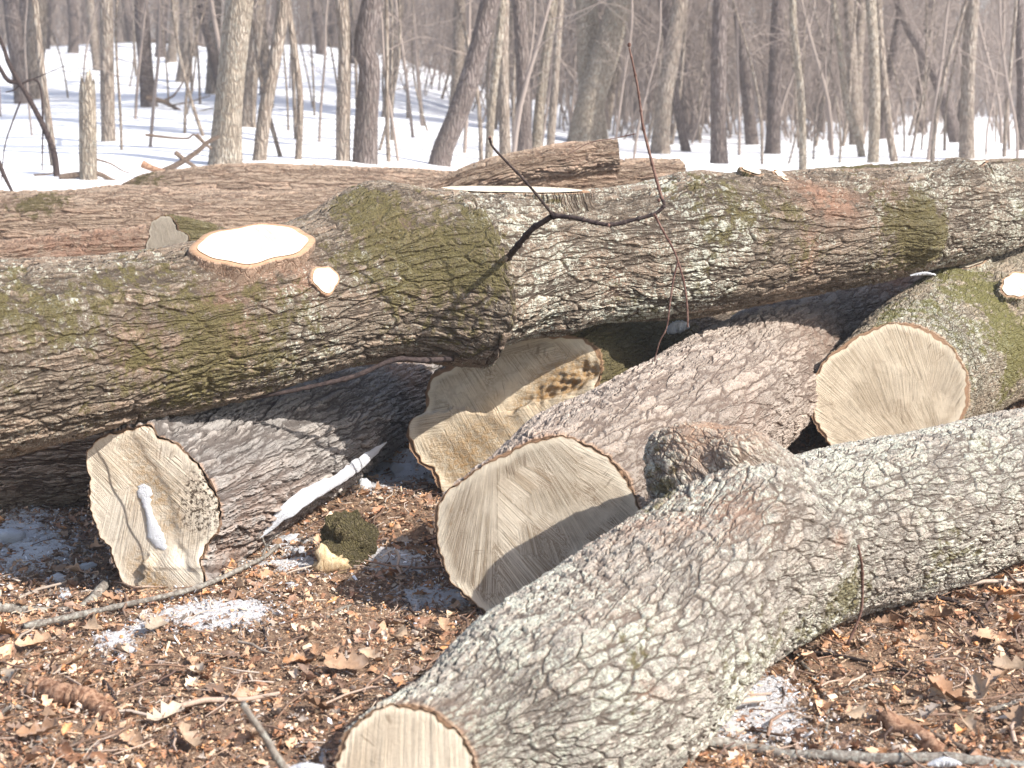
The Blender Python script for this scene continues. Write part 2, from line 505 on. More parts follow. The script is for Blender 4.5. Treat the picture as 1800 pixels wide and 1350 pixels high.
    link_mesh('bark', np.vstack(verts), faces, mat, root, attrs=A)
    def cap(idx, inn, nrm, off_fn, wm, sgn=1):
        K = 60
        f = np.linspace(0, 1, K + 1)[1:]
        cc = inn.mean(0) if idx else C[0]
        pts = cc + (inn - cc)[None] * (f[:, None, None]) + nrm * .002
        un = U[0 if idx == 0 else -1]; u_ = un - nrm * (un @ nrm); u_ /= np.linalg.norm(u_); v_ = np.cross(nrm, u_)
        if idx == 0:   # frame upright: u to the right, v up as seen from outside
            u_ = np.cross([0, 0, 1.], nrm); u_ = u_ / max(np.linalg.norm(u_), 1e-6) if np.linalg.norm(u_) > .2 else u_ * 0 + un
            v_ = np.cross(nrm, u_)
        allp = np.vstack([cc[None] + nrm * .002, pts.reshape(-1, 3)])
        if off_fn is not None:
            # undo the rim's own offset, then lay the height field
            flatp = allp - nrm * (((allp - C[0]) @ nrm) - .002)[:, None]
            fx, fy, _ = proj(flatp)
            allp = flatp + nrm * off_fn(fx, fy)[:, None]
        rel = allp - cc
        fc = np.stack([rel @ u_, rel @ v_, rel @ nrm * 0 + seed], -1)
        rim = np.concatenate([[0], np.repeat(f, N)])
        i = np.arange(N); i2 = (i + 1) % N
        tri = np.stack([np.zeros(N, int), 1 + i, 1 + i2], -1)
        j = np.arange(K - 1)[:, None]
        a = 1 + j * N + i; b = 1 + j * N + i2
        qd = np.stack([a, a + N, b + N, b], -1).reshape(-1, 4)
        if sgn < 0: tri = tri[:, ::-1]; qd = qd[:, ::-1]
        def sp_(lst):
            o = np.zeros(len(allp)); x, y, _ = proj(allp)
            for (px, py, amt, rp) in lst:
                g = allp[np.argmin(np.hypot(x - px, y - py))]
                o += amt * np.exp(-((allp - g) ** 2).sum(1) / (2 * rp * rp))
            return o
        return link_mesh('cut_face', allp, [tri, qd], wm, root, attrs={'fc': fc, 'rim': rim, 'dirt': sp_(dirt), 'torn': np.clip(sp_(torn), 0, 1)})
    if near_end: cap(0, inner, n0, face_off, wmat)
    if far_end: cap(1, flat[(M - 1) * N:M * N], T[-1], None, wmat)
    root['_axis'] = 0
    PLANES[id(root)] = (C[0], n0)
    return root, flat, C

def stub(parent, c, n, a, b, length, mat, wmat, udir=(1, 0, 0), flare=1.35, rough=.02, seed=3, moss=0., lich=0., red=0., thick=.008, name='branch_stub'):
    """the sawn-off foot of a branch: part of its log, with its own cut face"""
    c = np.asarray(c, float); n = np.asarray(n, float); n /= np.linalg.norm(n)
    u = np.asarray(udir, float); u = u - n * (u @ n); u /= np.linalg.norm(u); v = np.cross(n, u)
    N, M = 96, max(8, int(length / .006))
    th = np.linspace(0, 2 * math.pi, N, endpoint=False)
    rs = np.random.default_rng(seed)
    out = np.ones(N)
    for k in range(2, 9): out += rough * rs.normal() * np.cos(k * th + rs.uniform(0, 6)) * 1.5
    t = np.linspace(0, 1, M)[:, None]
    fl = 1 + (flare - 1) * t ** 1.6
    X = c - n * (t * length)[..., None] + u * (a * out * np.cos(th) * fl)[..., None] + v * (b * out * np.sin(th) * fl)[..., None]
    flat = X.reshape(-1, 3)
    Rm = (a + b) / 2
    rc = np.stack([np.cos(th)[None] * Rm + 0 * t, np.sin(th)[None] * Rm + 0 * t, t * length + 0 * th[None]], -1).reshape(-1, 3) + seed * 3.1
    X0 = flat[:N]
    inn = c + (X0 - c) * (1 - thick / max(min(a, b), .01))
    one = np.ones(M * N + N)
    cut = np.where(np.arange(M * N + N) < N, .7, 0.); cut[M * N:] = 1
    i = np.arange(N); i2 = (i + 1) % N
    bo = link_mesh(name, np.vstack([flat, inn]), [quad_strip(M, N)[:, ::-1], np.stack([i, i2, M * N + i2, M * N + i], -1)], mat, parent,
                   attrs={'rc': np.vstack([rc, rc[:N]]), 'moss': one * moss, 'lich': one * lich, 'red': one * red, 'cut': cut})
    K = 20
    f = np.linspace(0, 1, K + 1)[1:]
    pts = c + (inn - c)[None] * f[:, None, None] + n * .0015
    allp = np.vstack([c[None] + n * .0015, pts.reshape(-1, 3)])
    rel = allp - c
    fc = np.stack([rel @ u, rel @ v, rel @ n * 0 + seed], -1)
    j = np.arange(K - 1)[:, None]; a_ = 1 + j * N + i; b_ = 1 + j * N + i2
    co = link_mesh('cut_face', allp, [np.stack([np.zeros(N, int), 1 + i, 1 + i2], -1), np.stack([a_, a_ + N, b_ + N, b_], -1).reshape(-1, 4)], wmat, parent,
                   attrs={'fc': fc, 'rim': np.concatenate([[0], np.repeat(f, N)]), 'dirt': np.zeros(len(allp)), 'torn': np.zeros(len(allp))})
    co.parent = bo      # sub-part
    return bo

# ------------------------------------------------------------------ bark and wood materials
M_OAKMOSS = bark_mat('mossy grey bark', plate=26, elong=.20, depth=.0125, c0=(0.112, 0.084, 0.062), c1=(0.266, 0.217, 0.167), pink=(0.273, 0.174, 0.118), pinkness=.4, lich_lo=.60, moss_lo=.50, crack=.15, groove=(.045, .034, .026), speck=.55)
M_FURROW = bark_mat('furrowed grey bark', plate=27., elong=.105, depth=.019, c0=(0.241, 0.218, 0.201), c1=(0.483, 0.454, 0.425), pinkness=.25, pink=(0.380, 0.287, 0.224), crack=.20, lich_lo=-.3, groove=(.07, .056, .05), speck=.45)
M_PLATE = bark_mat('flaking pinkish bark', plate=22, elong=.22, depth=.0135, c0=(0.243, 0.194, 0.158), c1=(0.450, 0.387, 0.333), pink=(0.414, 0.315, 0.243), pinkness=.35, crack=.16, lich_lo=.1, groove=(.11, .078, .062), speck=.55)
M_PALE = bark_mat('pale lichened bark', plate=30, elong=.36, depth=.0115, c0=(0.211, 0.184, 0.158), c1=(0.423, 0.387, 0.338), pink=(0.378, 0.279, 0.211), pinkness=.3, lich_lo=.95, moss_lo=.30, crack=.15, groove=(.085, .066, .053), speck=.75)
M_GREEN = bark_mat('greenish lichened bark', plate=36, elong=.4, depth=.008, c0=(0.195, 0.158, 0.112), c1=(0.375, 0.323, 0.247), moss=(.13, .125, .03), pink=(0.345, 0.225, 0.150), pinkness=.35, lich_lo=.70, moss_lo=.70, crack=.14, groove=(0.056, 0.043, 0.030), speck=.55)
M_BROWN = bark_mat('brown ridged bark', plate=34, elong=.10, depth=.020, groove=(0.106, 0.065, 0.046), c0=(0.312, 0.225, 0.160), c1=(0.502, 0.395, 0.304), pink=(0.441, 0.266, 0.175), pinkness=.4, crack=.17, lich_lo=-.3, speck=.4)
M_MOSS = bark_mat('moss covered bark', plate=60, elong=.7, depth=.012, moss_lo=2.4, lich_lo=.05)

M_SCAR = bark_mat('bruised inner bark round a branch cut', plate=40, elong=.6, depth=.003, c0=(.22, .15, .105), c1=(.44, .34, .26), pink=(.5, .33, .24), pinkness=.6, lich_lo=-.5, moss_lo=-.5, groove=(.2, .12, .08), crack=.08)
W_F = wood_mat('sawn end grain scored', pith=(.02, -.05), fan=((-.12, .40), (-.60, .55)), heart=.45, hr=.13, kerf=1.1, stains=.55)
W_C = wood_mat('sawn end grain grey', pith=(-.03, -.05), base=(.70, .63, .52), fan=((-1.6, 1.6), (.3, 1.6)), heart=.85, heart_c=(.58, .52, .46), hr=.17, kerf=.28, stains=.1)
W_E = wood_mat('sawn end grain ringed', pith=(.02, -.22), base=(.67, .58, .44), fan=((-1.8, -.3), (-1.2, 1.8)), heart=.5, heart_c=(.5, .4, .27), hr=.26, kerf=.6, stains=.2)
W_G = wood_mat('sawn end grain golden', pith=(.03, .0), base=(.71, .61, .46), fan=((.10, -.36), (.32, -.50)), heart=.5, heart_c=(.44, .35, .24), hr=.07, kerf=.5, stains=.2)
W_H = wood_mat('sawn end grain cream', pith=(.0, .02), base=(.68, .59, .46), fan=((0, 2), (1, 2)), heart=.7, heart_c=(.50, .38, .23), hr=.13, kerf=.22, stains=.1)
W_S = wood_mat('fresh branch cut', pith=(0, 0), base=(.74, .66, .53), dark=(.55, .43, .29), fan=((0, 2), (1, 2)), heart=.2, hr=.02, kerf=.3, stains=.0)

# ------------------------------------------------------------------ the ground (one sheet) and the snow field
def axis(lo, hi, step, far_lo, far_hi, g=1.09):
    a = [lo]; s = step
    while a[-1] > far_lo: s *= g; a.append(a[-1] - s)
    a = a[::-1]
    n = int((hi - lo) / step); a += list(lo + step * np.arange(1, n + 1))
    s = step
    while a[-1] < far_hi: s *= g; a.append(a[-1] + s)
    return np.array(a)
gx = axis(-2.3, 2.9, .013, -320, 320)
gy = axis(2.0, 6.2, .013, -40, 520)
GX, GY = np.meshgrid(gx, gy)
GZ = terr(GX, GY)
gv = np.stack([GX, GY, GZ], -1).reshape(-1, 3)
snow_at = [(500, 962, .9, .075), (520, 1000, .9, .09), (440, 1000, .5, .08), (335, 1085, .9, .09), (400, 1090, .7, .07), (210, 1130, .9, .07), (700, 995, .85, .12), (745, 1055, .8, .10), (655, 975, .6, .09),
           (60, 905, .7, .12), (100, 960, .6, .14), (30, 1000, .6, .12), (15, 945, .8, .08), (120, 1040, .6, .08), (690, 835, 1.0, .16), (650, 860, .9, .12), (740, 800, 1., .2), (800, 1060, .5, .08),
           (1260, 1290, .8, .09), (1330, 1240, .7, .09), (1370, 1280, .5, .07), (1300, 1190, .5, .06), (560, 1330, .6, .05), (1450, 1330, .5, .1), (460, 1080, .5, .1), (1350, 1210, .5, .08)]
sa = np.zeros(len(gv))
for px, py, amt, w_ in snow_at:
    c = on_ground(px, py)
    sa += amt * np.exp(-((gv[:, 0] - c[0]) ** 2 + (gv[:, 1] - c[1]) ** 2) / (2 * w_ * w_))
b = NB('forest floor soil')
p = b.pos()
n1 = b.noise(p, 3, 5, .6); n2 = b.noise(p, 30, 6, .7); n3 = b.noise(p, 160, 4, .75)
c = b.ramp(n2, [(.3, (.13, .085, .062)), (.5, (.29, .19, .13)), (.7, (.44, .31, .21))])
c = b.mix(b.rng(n3, .55, .68), c, (.34, .24, .15))
c = b.mix(b.rng(n1, .55, .7), c, b.mix(.5, c, (.10, .08, .065)))
sn = b.attr('snow')
sm = b.rng(b.m_('ADD', b.m_('MULTIPLY', sn, .55), b.m_('MULTIPLY', b.m_('SUBTRACT', b.noise(p, 38, 5, .7), .5), 1.3)), .28, .42)
c = b.mix(b.m_('MULTIPLY', sm, .85), c, b.mix(n3, (.6, .6, .62), (.85, .86, .88)))
hh = b.m_('ADD', b.m_('ADD', n2, b.m_('MULTIPLY', n3, .35)), b.m_('MULTIPLY', sm, .5))
b.disp(hh, .03, .5)
b.col(c)
link_mesh('ground', gv, quad_strip(len(gy), len(gx), wrap=False), b.m, attrs={'snow': np.clip(sa, 0, 1)}, kind='structure')

sx = axis(-6, 8, .06, -300, 300, 1.05)
sy = axis(6.2, 16, .06, 6.2, 480, 1.04)
SX, SY = np.meshgrid(sx, sy)
edge = 7.6 + .5 * np.sin(SX * 1.3) + .3 * np.sin(SX * 3.7 + 1)
sz = terr(SX, SY) - .12 + .20 * sstep(0, 1.6, SY - edge) + .012 * np.sin(SX * 2.7 + np.sin(SY * 2)) + .02 * np.sin(SX * .7 + SY * .9)
b = NB('snow')
p = b.pos()
b.bump(b.m_('ADD', b.noise(p, 2.5, 5, .6), b.m_('MULTIPLY', b.noise(p, 20, 4, .6), .15)), .05, .6)
b.b.inputs['Roughness'].default_value = .6
dead = b.rng(b.noise(p, 5, 6, .8), .66, .74)
M_SNOW = b.col(b.mix(b.m_('MULTIPLY', dead, .25), (.90, .90, .92), (.3, .24, .2)))
link_mesh('snow_field', np.stack([SX, SY, sz], -1).reshape(-1, 3), quad_strip(len(sy), len(sx), wrap=False), M_SNOW, kind='structure')
b = NB('packed snow')
oc = b.coord('Object')
b.bump(b.m_('ADD', b.noise(oc, 40, 5, .7), b.m_('MULTIPLY', b.noise(oc, 300, 3, .8), .6)), .012, 1.)
b.b.inputs['Roughness'].default_value = .5
b.b.inputs['Subsurface Weight'].default_value = .15
b.b.inputs['Subsurface Radius'].default_value = (.02, .02, .03)
M_CLUMP = b.col(b.mix(b.m_('MULTIPLY', b.rng(b.noise(oc, 120, 4, .8), .60, .68), .35), (.72, .735, .77), (.35, .25, .18)))

# ------------------------------------------------------------------ the logs
# A: the long mossy trunk lying across the pile
A_sp = [spt(-260, 690, 175, 3.62), spt(0, 633, 164, 3.95), spt(200, 600, 152, 4.22), spt(400, 560, 140, 4.50), spt(600, 512, 132, 4.82), spt(760, 480, 136, 5.08),
        spt(880, 468, 128, 5.22), spt(1000, 455, 116, 5.38), spt(1200, 440, 118, 5.65), spt(1400, 412, 108, 5.95), spt(1600, 388, 92, 6.3), spt(1720, 372, 80, 6.6), spt(1830, 350, 66, 7.0), spt(1980, 325, 62, 7.5)]
logA, vA, cA = make_log('fallen_log', 'long mossy trunk lying across the whole pile above the others', A_sp, M_OAKMOSS, W_S, seg=.0068, ring=330, seed=2,
    bulge=[(893, 520, .095, .32, 1.25)],
    bumps=[(870, 560, .075, .13), (850, 480, .035, .10), (800, 590, .03, .07), (655, 352, .075, .13), (1245, 330, .055, .14), (1010, 560, .05, .08), 
            (1640, 420, .05, .07), (1705, 300, .05, .1), (1340, 305, .03, .06), (60, 560, .02, .2), (300, 610, -.015, .2)],
    moss=[(700, 420, .75, .16), (820, 520, 1.0, .17), (870, 430, .5, .12), (620, 430, .4, .15), (240, 640, .7, .18), (60, 590, .6, .16), (420, 600, .55, .2), (180, 510, .4, .12), (640, 350, .7, .1), (1250, 320, .9, .12),
          (1120, 500, .4, .15), (1400, 470, .5, .2), (1640, 400, 1.8, .11), (1640, 450, 1.2, .08), (350, 650, .5, .15), (760, 350, .4, .1), (20, 520, .4, .1), (1360, 350, .4, .12), (1550, 430, .5, .15)],
    lich=[(960, 380, .7, .18), (1120, 390, .85, .2), (1040, 450, .6, .2), (980, 500, .5, .12), (1250, 400, .7, .16), (1690, 360, 1.2, .10), (1740, 350, 1.6, .2), (1700, 400, 1., .12), (1780, 330, 1.2, .2), (680, 450, .3, .12), (120, 520, .3, .2), (560, 560, .2, .12), (1500, 380, .25, .2), (1200, 480, .4, .2)],
    red=[(480, 475, 1.2, .06), (540, 480, 1., .05), (400, 530, .9, .06), (430, 600, .7, .06), (1460, 350, 1.3, .06), (1500, 350, 1.2, .05), (1420, 325, .9, .08), (1560, 330, .6, .08), (1430, 430, 1.0, .04), (1420, 470, .9, .04), (1090, 500, .8, .04), (260, 620, .7, .07), (690, 390, .5, .05)])
def tilt(deg_cam, deg_x=0):
    return np.array([math.sin(R(deg_x)), -math.sin(R(deg_cam)), math.cos(R(deg_cam))])
def seat(v, c, px, py, off, lean=(0, 0, 0)):
    """where a branch foot sits on a trunk: point, outward normal and grain direction"""
    Q = front_vert(v, px, py); k = int(np.argmin(((c - Q) ** 2).sum(1)))
    t = c[min(k + 3, len(c) - 1)] - c[max(k - 3, 0)]; t /= np.linalg.norm(t)
    n = Q - c[k]; n -= t * (n @ t); n /= np.linalg.norm(n); n = n + np.array(lean); n /= np.linalg.norm(n)
    return Q + n * off, n, t
c_, n_s, t_s = seat(vA, cA, 447, 434, .026)
stub(logA, c_, n_s, .215, .105, .09, M_SCAR, W_S, udir=t_s, seed=5, red=.3, flare=1.12, rough=.02, thick=.012)
c_, n_s, t_s = seat(vA, cA, 570, 486, .018, (.1, -.25, 0))
stub(logA, c_, n_s, .050, .045, .05, M_SCAR, W_S, udir=t_s, seed=6, red=.3, flare=1.35, thick=.005)
stub(logA, P(900, 333, 5.26), tilt(4.0, 1), .285, .10, .09, M_OAKMOSS, W_S, seed=7, moss=.4, lich=.3, flare=1.12)
stub(logA, P(1322, 299, 5.72), tilt(14, 14), .05, .05, .07, M_OAKMOSS, W_S, seed=8, moss=.6, flare=1.5)
stub(logA, P(1374, 308, 5.76), tilt(20, 30), .038, .05, .07, M_OAKMOSS, W_S, seed=9, moss=.2, red=.7, flare=1.5)
stub(logA, P(1690, 294, 6.40), tilt(5, -14), .125, .07, .10, M_OAKMOSS, W_S, seed=10, lich=.5, flare=1.2)

# C: grey furrowed trunk on the left
C_out = [(150, 790), (185, 765), (240, 748), (270, 742), (275, 762), (330, 795), (365, 835), (385, 870), (391, 905), (382, 940), (364, 965), (357, 990), (366, 1010), (365, 1042), (340, 1055), (280, 1055), (255, 1040), (215, 1035), (205, 1000), (190, 960), (162, 915), (152, 870), (158, 840), (150, 815)]
def c_off(x, y):
    # a raised sheet of torn wood low on the right, a shallow saw step on the left
    t1 = sstep(0, 6, (x - 255) + .35 * (y - 990) + 3 * np.sin(y * .11) + 3 * np.sin(y * .37 + x * .1)) * sstep(960, 1000, y + 8 * np.sin(x * .13)) * .022
    t2 = sstep(0, 4, (x - 175) - .42 * (y - 800) + 3 * np.sin(y * .09)) * sstep(0, 5, 1000 - y) * .004
    t3 = sstep(0, 14, x - (250 + .42 * (y - 790) + 8 * np.sin(y * .031) + 3 * np.sin(y * .17))) * .005
    return t1 + t2 + t3 
logC, vC, cC = make_log('fallen_log', 'furrowed grey log at left with a waisted cream cut end holding snow', [spt(270, 900, 140), spt(400, 840, 128), spt(560, 757, 104), spt(680, 697, 80), spt(745, 662, 62), spt(775, 640, 44)],
    M_FURROW, W_C, outline=C_out, normal=(-.03, -.99, .13), seg=.005, ring=330, seed=4, face_off=c_off, reach=.5, bumps=[(740, 640, .03, .08)],
    red=[(700, 640, .8, .1), (420, 960, .9, .14), (500, 930, .8, .12), (740, 625, .6, .08)], moss=[(430, 1000, .2, .2)], dirt=[(355, 880, 1.4, .05), (365, 850, 1., .04), (350, 910, 1., .04)],
    torn=[(260, 850, .6, .04), (300, 920, .6, .03), (270, 1030, 1., .04), (240, 800, .5, .04), (280, 870, .6, .03), (245, 985, .5, .03)])
# D: brownish log low at the far left, behind
make_log('fallen_log', 'reddish brown log low at the left edge behind the waisted cut end', [spt(-200, 812, 104), spt(75, 790, 98), spt(330, 772, 92)], M_BROWN, W_S, seg=.009, ring=230, seed=6, moss=[(20, 830, .2, .1)])
# E: two-level cut end in the middle, under the mossy trunk
E_out = [(752, 669), (766, 650), (779, 649), (801, 633), (828, 628), (846, 611), (868, 604), (884, 580), (900, 570), (917, 571), (952, 582), (988, 587), (1028, 596), (1050, 612), (1061, 645), (1056, 665), (1040, 720), (1010, 785), (960, 840), (900, 875), (840, 885), (800, 880), (779, 864), (761, 829), (734, 807), (721, 780), (720, 757), (727, 738), (745, 722), (748, 700)]
_rq = np.random.default_rng(41); _rk = _rq.normal(size=(26, 2)) * np.geomspace(.06, .5, 26)[:, None]; _rp = _rq.uniform(0, 6.28, 26)
def _rough(x, y):
    return sum(np.sin(k[0] * x + k[1] * y + p_) / (1 + 4 * abs(k[0]) + 4 * abs(k[1])) for k, p_ in zip(_rk, _rp)) * .8
def e_off(x, y):
    ln = np.interp(x, [715, 748, 800, 863, 905, 935, 1000, 1070], [728, 727, 716, 727, 722, 706, 690, 650])
    rg = np.exp(-(((x - 1000) / 55) ** 2 + ((y - 672 + .45 * (x - 1000)) / 22) ** 2)) * .015 * _rough(x, y)
    return rg + .085 * sstep(-2, 5, y - ln + 1.5 * np.sin(x * .11) + 1.2 * np.sin(x * .27)) + .004 * np.sin(x * .11) * np.sin(y * .13)
logE, vE, cE = make_log('fallen_log', 'log in the middle with a stepped two-level cut end under the mossy trunk', [spt(893, 722, 150), spt(1000, 672, 136), spt(1150, 620, 104), spt(1300, 565, 84)],
    M_OAKMOSS, W_E, outline=E_out, normal=(-.06, -.97, .24), seg=.007, ring=300, seed=8, face_off=e_off, reach=.6, moss=[(1075, 620, 2., .2), (1130, 600, 2., .3), (1180, 580, 1.5, .3)],
    torn=[(1000, 668, 1.1, .06), (955, 695, 1.0, .05), (1035, 652, .9, .045), (915, 712, .8, .03), (850, 770, .8, .06), (790, 800, .7, .06), (830, 830, .6, .05), (900, 740, .4, .04)], back=.014)
# F: pinkish trunk in the centre
F_out = [(961, 771), (997, 773), (1041, 789), (1077, 811), (1103, 838), (1121, 878), (1127, 913), (1115, 960), (1085, 1015), (1040, 1060), (985, 1095), (930, 1112), (881, 1098), (841, 1069), (801, 1033), (779, 998), (764, 944), (761, 900), (779, 869), (814, 842), (854, 814), (899, 791), (934, 776)]
logF, vF, cF = make_log('fallen_log', 'big pinkish trunk in the centre with a round cut face scored by saw lines', [spt(943, 930, 165), spt(1060, 850, 155), spt(1200, 757, 136), spt(1400, 628, 108), spt(1560, 548, 92), spt(1700, 485, 78)],
    M_PLATE, W_F, outline=F_out, normal=(-.08, -.98, .15), seg=.0058, ring=340, seed=11, reach=.5, bumps=[(1010, 740, .02, .12), (1330, 560, .02, .15)],
    moss=[(1540, 520, .5, .15), (1080, 680, .05, .2)], red=[(900, 800, .9, .05), (860, 830, .9, .05), (940, 770, .7, .04), (1450, 590, .5, .2), (1580, 490, 1.4, .18), (1330, 780, .4, .15)], lich=[(1150, 640, .25, .3)])
# G: golden cut end on the right
G_out = [(1420, 700), (1430, 665), (1450, 632), (1480, 607), (1520, 584), (1570, 567), (1612, 572), (1650, 590), (1682, 622), (1700, 658), (1704, 695), (1696, 732), (1672, 760), (1630, 785), (1580, 797), (1540, 799), (1500, 794), (1465, 790), (1444, 765), (1426, 732)]
logG, vG, cG = make_log('fallen_log', 'greenish log at right with a smooth golden cut face turned to the viewer', [spt(1563, 683, 130, 5.75), spt(1660, 622, 130, 6.3), spt(1800, 553, 128, 7.0), spt(1960, 480, 120, 7.8)],
    M_GREEN, W_G, outline=G_out, normal=(-.06, -.98, .14), seg=.007, ring=320, seed=13, reach=.5, moss=[(1780, 560, 1., .2), (1700, 500, .5, .15), (1560, 540, .6, .12), (1790, 640, .7, .1)], lich=[(1660, 530, .8, .15), (1740, 600, .5, .15)],
    bumps=[(1790, 500, .05, .08), (1660, 480, .04, .08)], back=.010)
c_, n_s, t_s = seat(vG, cG, 1785, 505, .04, (-.3, -.2, 0))
stub(logG, c_, n_s, .10, .065, .12, M_GREEN, W_S, udir=t_s, seed=21, moss=.5, lich=.5)
c_, n_s, t_s = seat(vG, cG, 1712, 462, .03, (-.15, 0, .1))
stub(logG, c_, n_s, .15, .06, .10, M_GREEN, W_S, udir=t_s, seed=22, lich=.7, flare=1.2)
# H: pale lichened trunk in front, bent to the right
H_out = [(588, 1335), (598, 1300), (628, 1266), (668, 1243), (710, 1236), (750, 1243), (785, 1267), (815, 1299), (835, 1340), (848, 1390), (848, 1450), (820, 1500), (770, 1525), (710, 1520), (650, 1480), (605, 1420), (588, 1375)]
logH, vH, cH = make_log('fallen_log', 'pale lichened trunk in the foreground bending away to the right edge', [spt(718, 1378, 176, 2.55), spt(860, 1308, 190, 2.75), spt(1030, 1212, 196, 3.0), spt(1200, 1062, 176, 3.38), spt(1320, 990, 164, 3.66), spt(1440, 945, 150), spt(1600, 903, 140), spt(1800, 850, 128), spt(1980, 805, 120)],
    M_PALE, W_H, outline=H_out, normal=(-.10, -.97, .22), seg=.0045, ring=380, seed=15, reach=.45, bumps=[(1140, 1210, .012, .06), (1480, 945, .02, .05), (1400, 900, .02, .12), (1290, 850, .05, .10), (1350, 850, .03, .10), (1420, 1070, -.02, .1), (1290, 1010, .01, .1), (960, 1180, .012, .12)],
    moss=[(1380, 1110, .9, .12), (1480, 1080, .7, .14), (1600, 1020, .6, .14), (1500, 1000, .3, .12), (1700, 960, .5, .12), (1130, 850, .9, .08), (1350, 930, .3, .08), (1130, 1240, .3, .1), (900, 1300, .15, .1), (1230, 1150, .3, .1)],
    lich=[(900, 1250, .5, .18), (1060, 1300, .5, .15), (1000, 1080, .3, .2), (1250, 1080, .3, .15), (1600, 860, .25, .2), (1380, 880, .5, .08), (1050, 1220, .3, .1)],
    red=[(1290, 880, .9, .09), (1200, 890, .7, .07), (1480, 945, .9, .02), (1050, 1050, .4, .1), (1100, 930, .7, .1), (820, 1270, .9, .04), (1140, 1210, .8, .02), (700, 1230, .6, .03)])
# the low rounded knuckle of a lost limb that rises from it
sb = [spt(1370, 935, 122, 3.68), spt(1305, 880, 124, 3.66), spt(1248, 830, 116, 3.65), spt(1222, 788, 104, 3.67), spt(1214, 752, 94, 3.70)]
q_, s_ = cr_sample(sb, 110)
T_, U_, V_ = frames(q_[:, :3])
Nn = 200
th = np.linspace(0, 2 * math.pi, Nn, endpoint=False)
tt_ = s_ / s_[-1]
prof = np.sqrt(np.clip(1 - (np.clip(tt_ - .62, 0, 1) / .385) ** 2.6, 0, 1))
X_ = q_[:, None, :3] + (np.cos(th)[:, None] * U_[:, None] + np.sin(th)[:, None] * V_[:, None]) * ((q_[:, 3] * prof)[:, None] * (1 + .07 * np.cos(2 * th + .4) + .05 * np.cos(3 * th + 1) + .03 * np.cos(5 * th + 4 * tt_[:, None])))[..., None]
fx_ = X_.reshape(-1, 3)
for (px, py, am, wd_) in ((1300, 775, .035, .05), (1240, 800, -.03, .05), (1150, 745, .02, .05), (1270, 790, .02, .03)):
    c = front_vert(fx_, px, py); g = np.exp(-((fx_ - c) ** 2).sum(1) / (2 * wd_ * wd_)); ctr = np.repeat(q_[:, :3], Nn, 0)
    rr_ = fx_ - ctr; fx_ = fx_ + rr_ / np.maximum(np.linalg.norm(rr_, axis=1), .02)[:, None] * (am * g)[:, None]
allv = np.vstack([fx_, q_[-1, :3]])
i = np.arange(Nn)
Tm = T_[40]; loc_ = allv - q_[0, :3]
rcs = np.stack([loc_ @ U_[40], loc_ @ V_[40], loc_ @ Tm], -1) + 31
def gsp(x, y, dd, w_): return np.exp(-((allv - P(x, y, dd)) ** 2).sum(1) / (2 * w_ * w_))
link_mesh('branch_stub', allv, [quad_strip(110, Nn), np.stack([109 * Nn + i, 109 * Nn + (i + 1) % Nn, np.full(Nn, len(allv) - 1)], -1)], M_PALE, logH,
          attrs={'rc': rcs, 'moss': 1.0 * gsp(1140, 850, 3.55, .09), 'lich': .5 + 1.2 * gsp(1170, 800, 3.5, .12), 'red': 1.0 * gsp(1255, 760, 3.6, .09), 'cut': .5 * gsp(1250, 750, 3.6, .10)})
stub(logH, P(1474, 944, 3.84), (-.1, -.95, .3), .024, .024, .03, M_PALE, W_S, seed=31, red=.6, flare=1.5)
stub(logH, P(1141, 1213, 2.84), (-.1, -.85, .5), .020, .026, .02, M_PALE, W_H, seed=32, red=.8, flare=1.7)

# logs lying behind the pile
BK = 'felled tree trunks of the log pile'
make_log('fallen_log', 'brown ridged log behind the pile running in from the left edge', [spt(-300, 425, 88, 9.0), spt(-60, 418, 80, 9.1), spt(150, 410, 74, 9.2), spt(400, 405, 70, 9.4), spt(700, 398, 62, 9.8), spt(980, 385, 52, 10.2)],
         M_BROWN, W_S, seg=.013, ring=190, seed=17, lump=.03, moss=[(90, 355, .9, .2), (20, 350, .6, .2)], bumps=[(220, 345, .03, .2)])
make_log('fallen_log', 'reddish low log at left just behind the mossy trunk, below the ridged log', [spt(-200, 478, 46, 7.4), spt(0, 470, 45, 7.5), spt(150, 452, 44, 7.6), spt(262, 442, 42, 7.7)], M_BROWN, W_S, seg=.011, ring=150, seed=18, red=[(200, 440, 1., .3), (50, 450, .6, .3)])
make_log('fallen_log', 'farthest brown log of the pile, in front of the thick pale-barked tree', [spt(215, 338, 14, 11.0), spt(280, 333, 32, 11.0), spt(440, 328, 37, 11.1), spt(560, 330, 39, 11.2), spt(760, 338, 36, 11.3), spt(900, 345, 34, 11.4)],
         M_BROWN, W_S, seg=.015, ring=150, seed=19, lump=.03, moss=[(240, 325, 1.4, .15)])
make_log('fallen_log', 'brown log end behind the mossy trunk stopping short of the middle of the snow', [spt(700, 378, 42, 8.6), spt(850, 352, 42, 8.7), spt(1000, 330, 42, 8.8), spt(1120, 318, 36, 8.9), spt(1192, 315, 34, 9.0)], M_BROWN, W_S, seg=.012, ring=150, seed=20, bumps=[(1150, 300, .02, .05)])
make_log('fallen_log', 'short thick limb resting on top of the brown logs at centre back', [spt(760, 345, 22, 8.3), spt(850, 312, 26, 8.3), spt(950, 290, 27, 8.35), spt(1040, 278, 29, 8.4), spt(1087, 274, 27, 8.4)], M_BROWN, W_S, seg=.010, ring=130, seed=23, bumps=[(1010, 300, .03, .06)], red=[(1000, 290, .5, .1)])
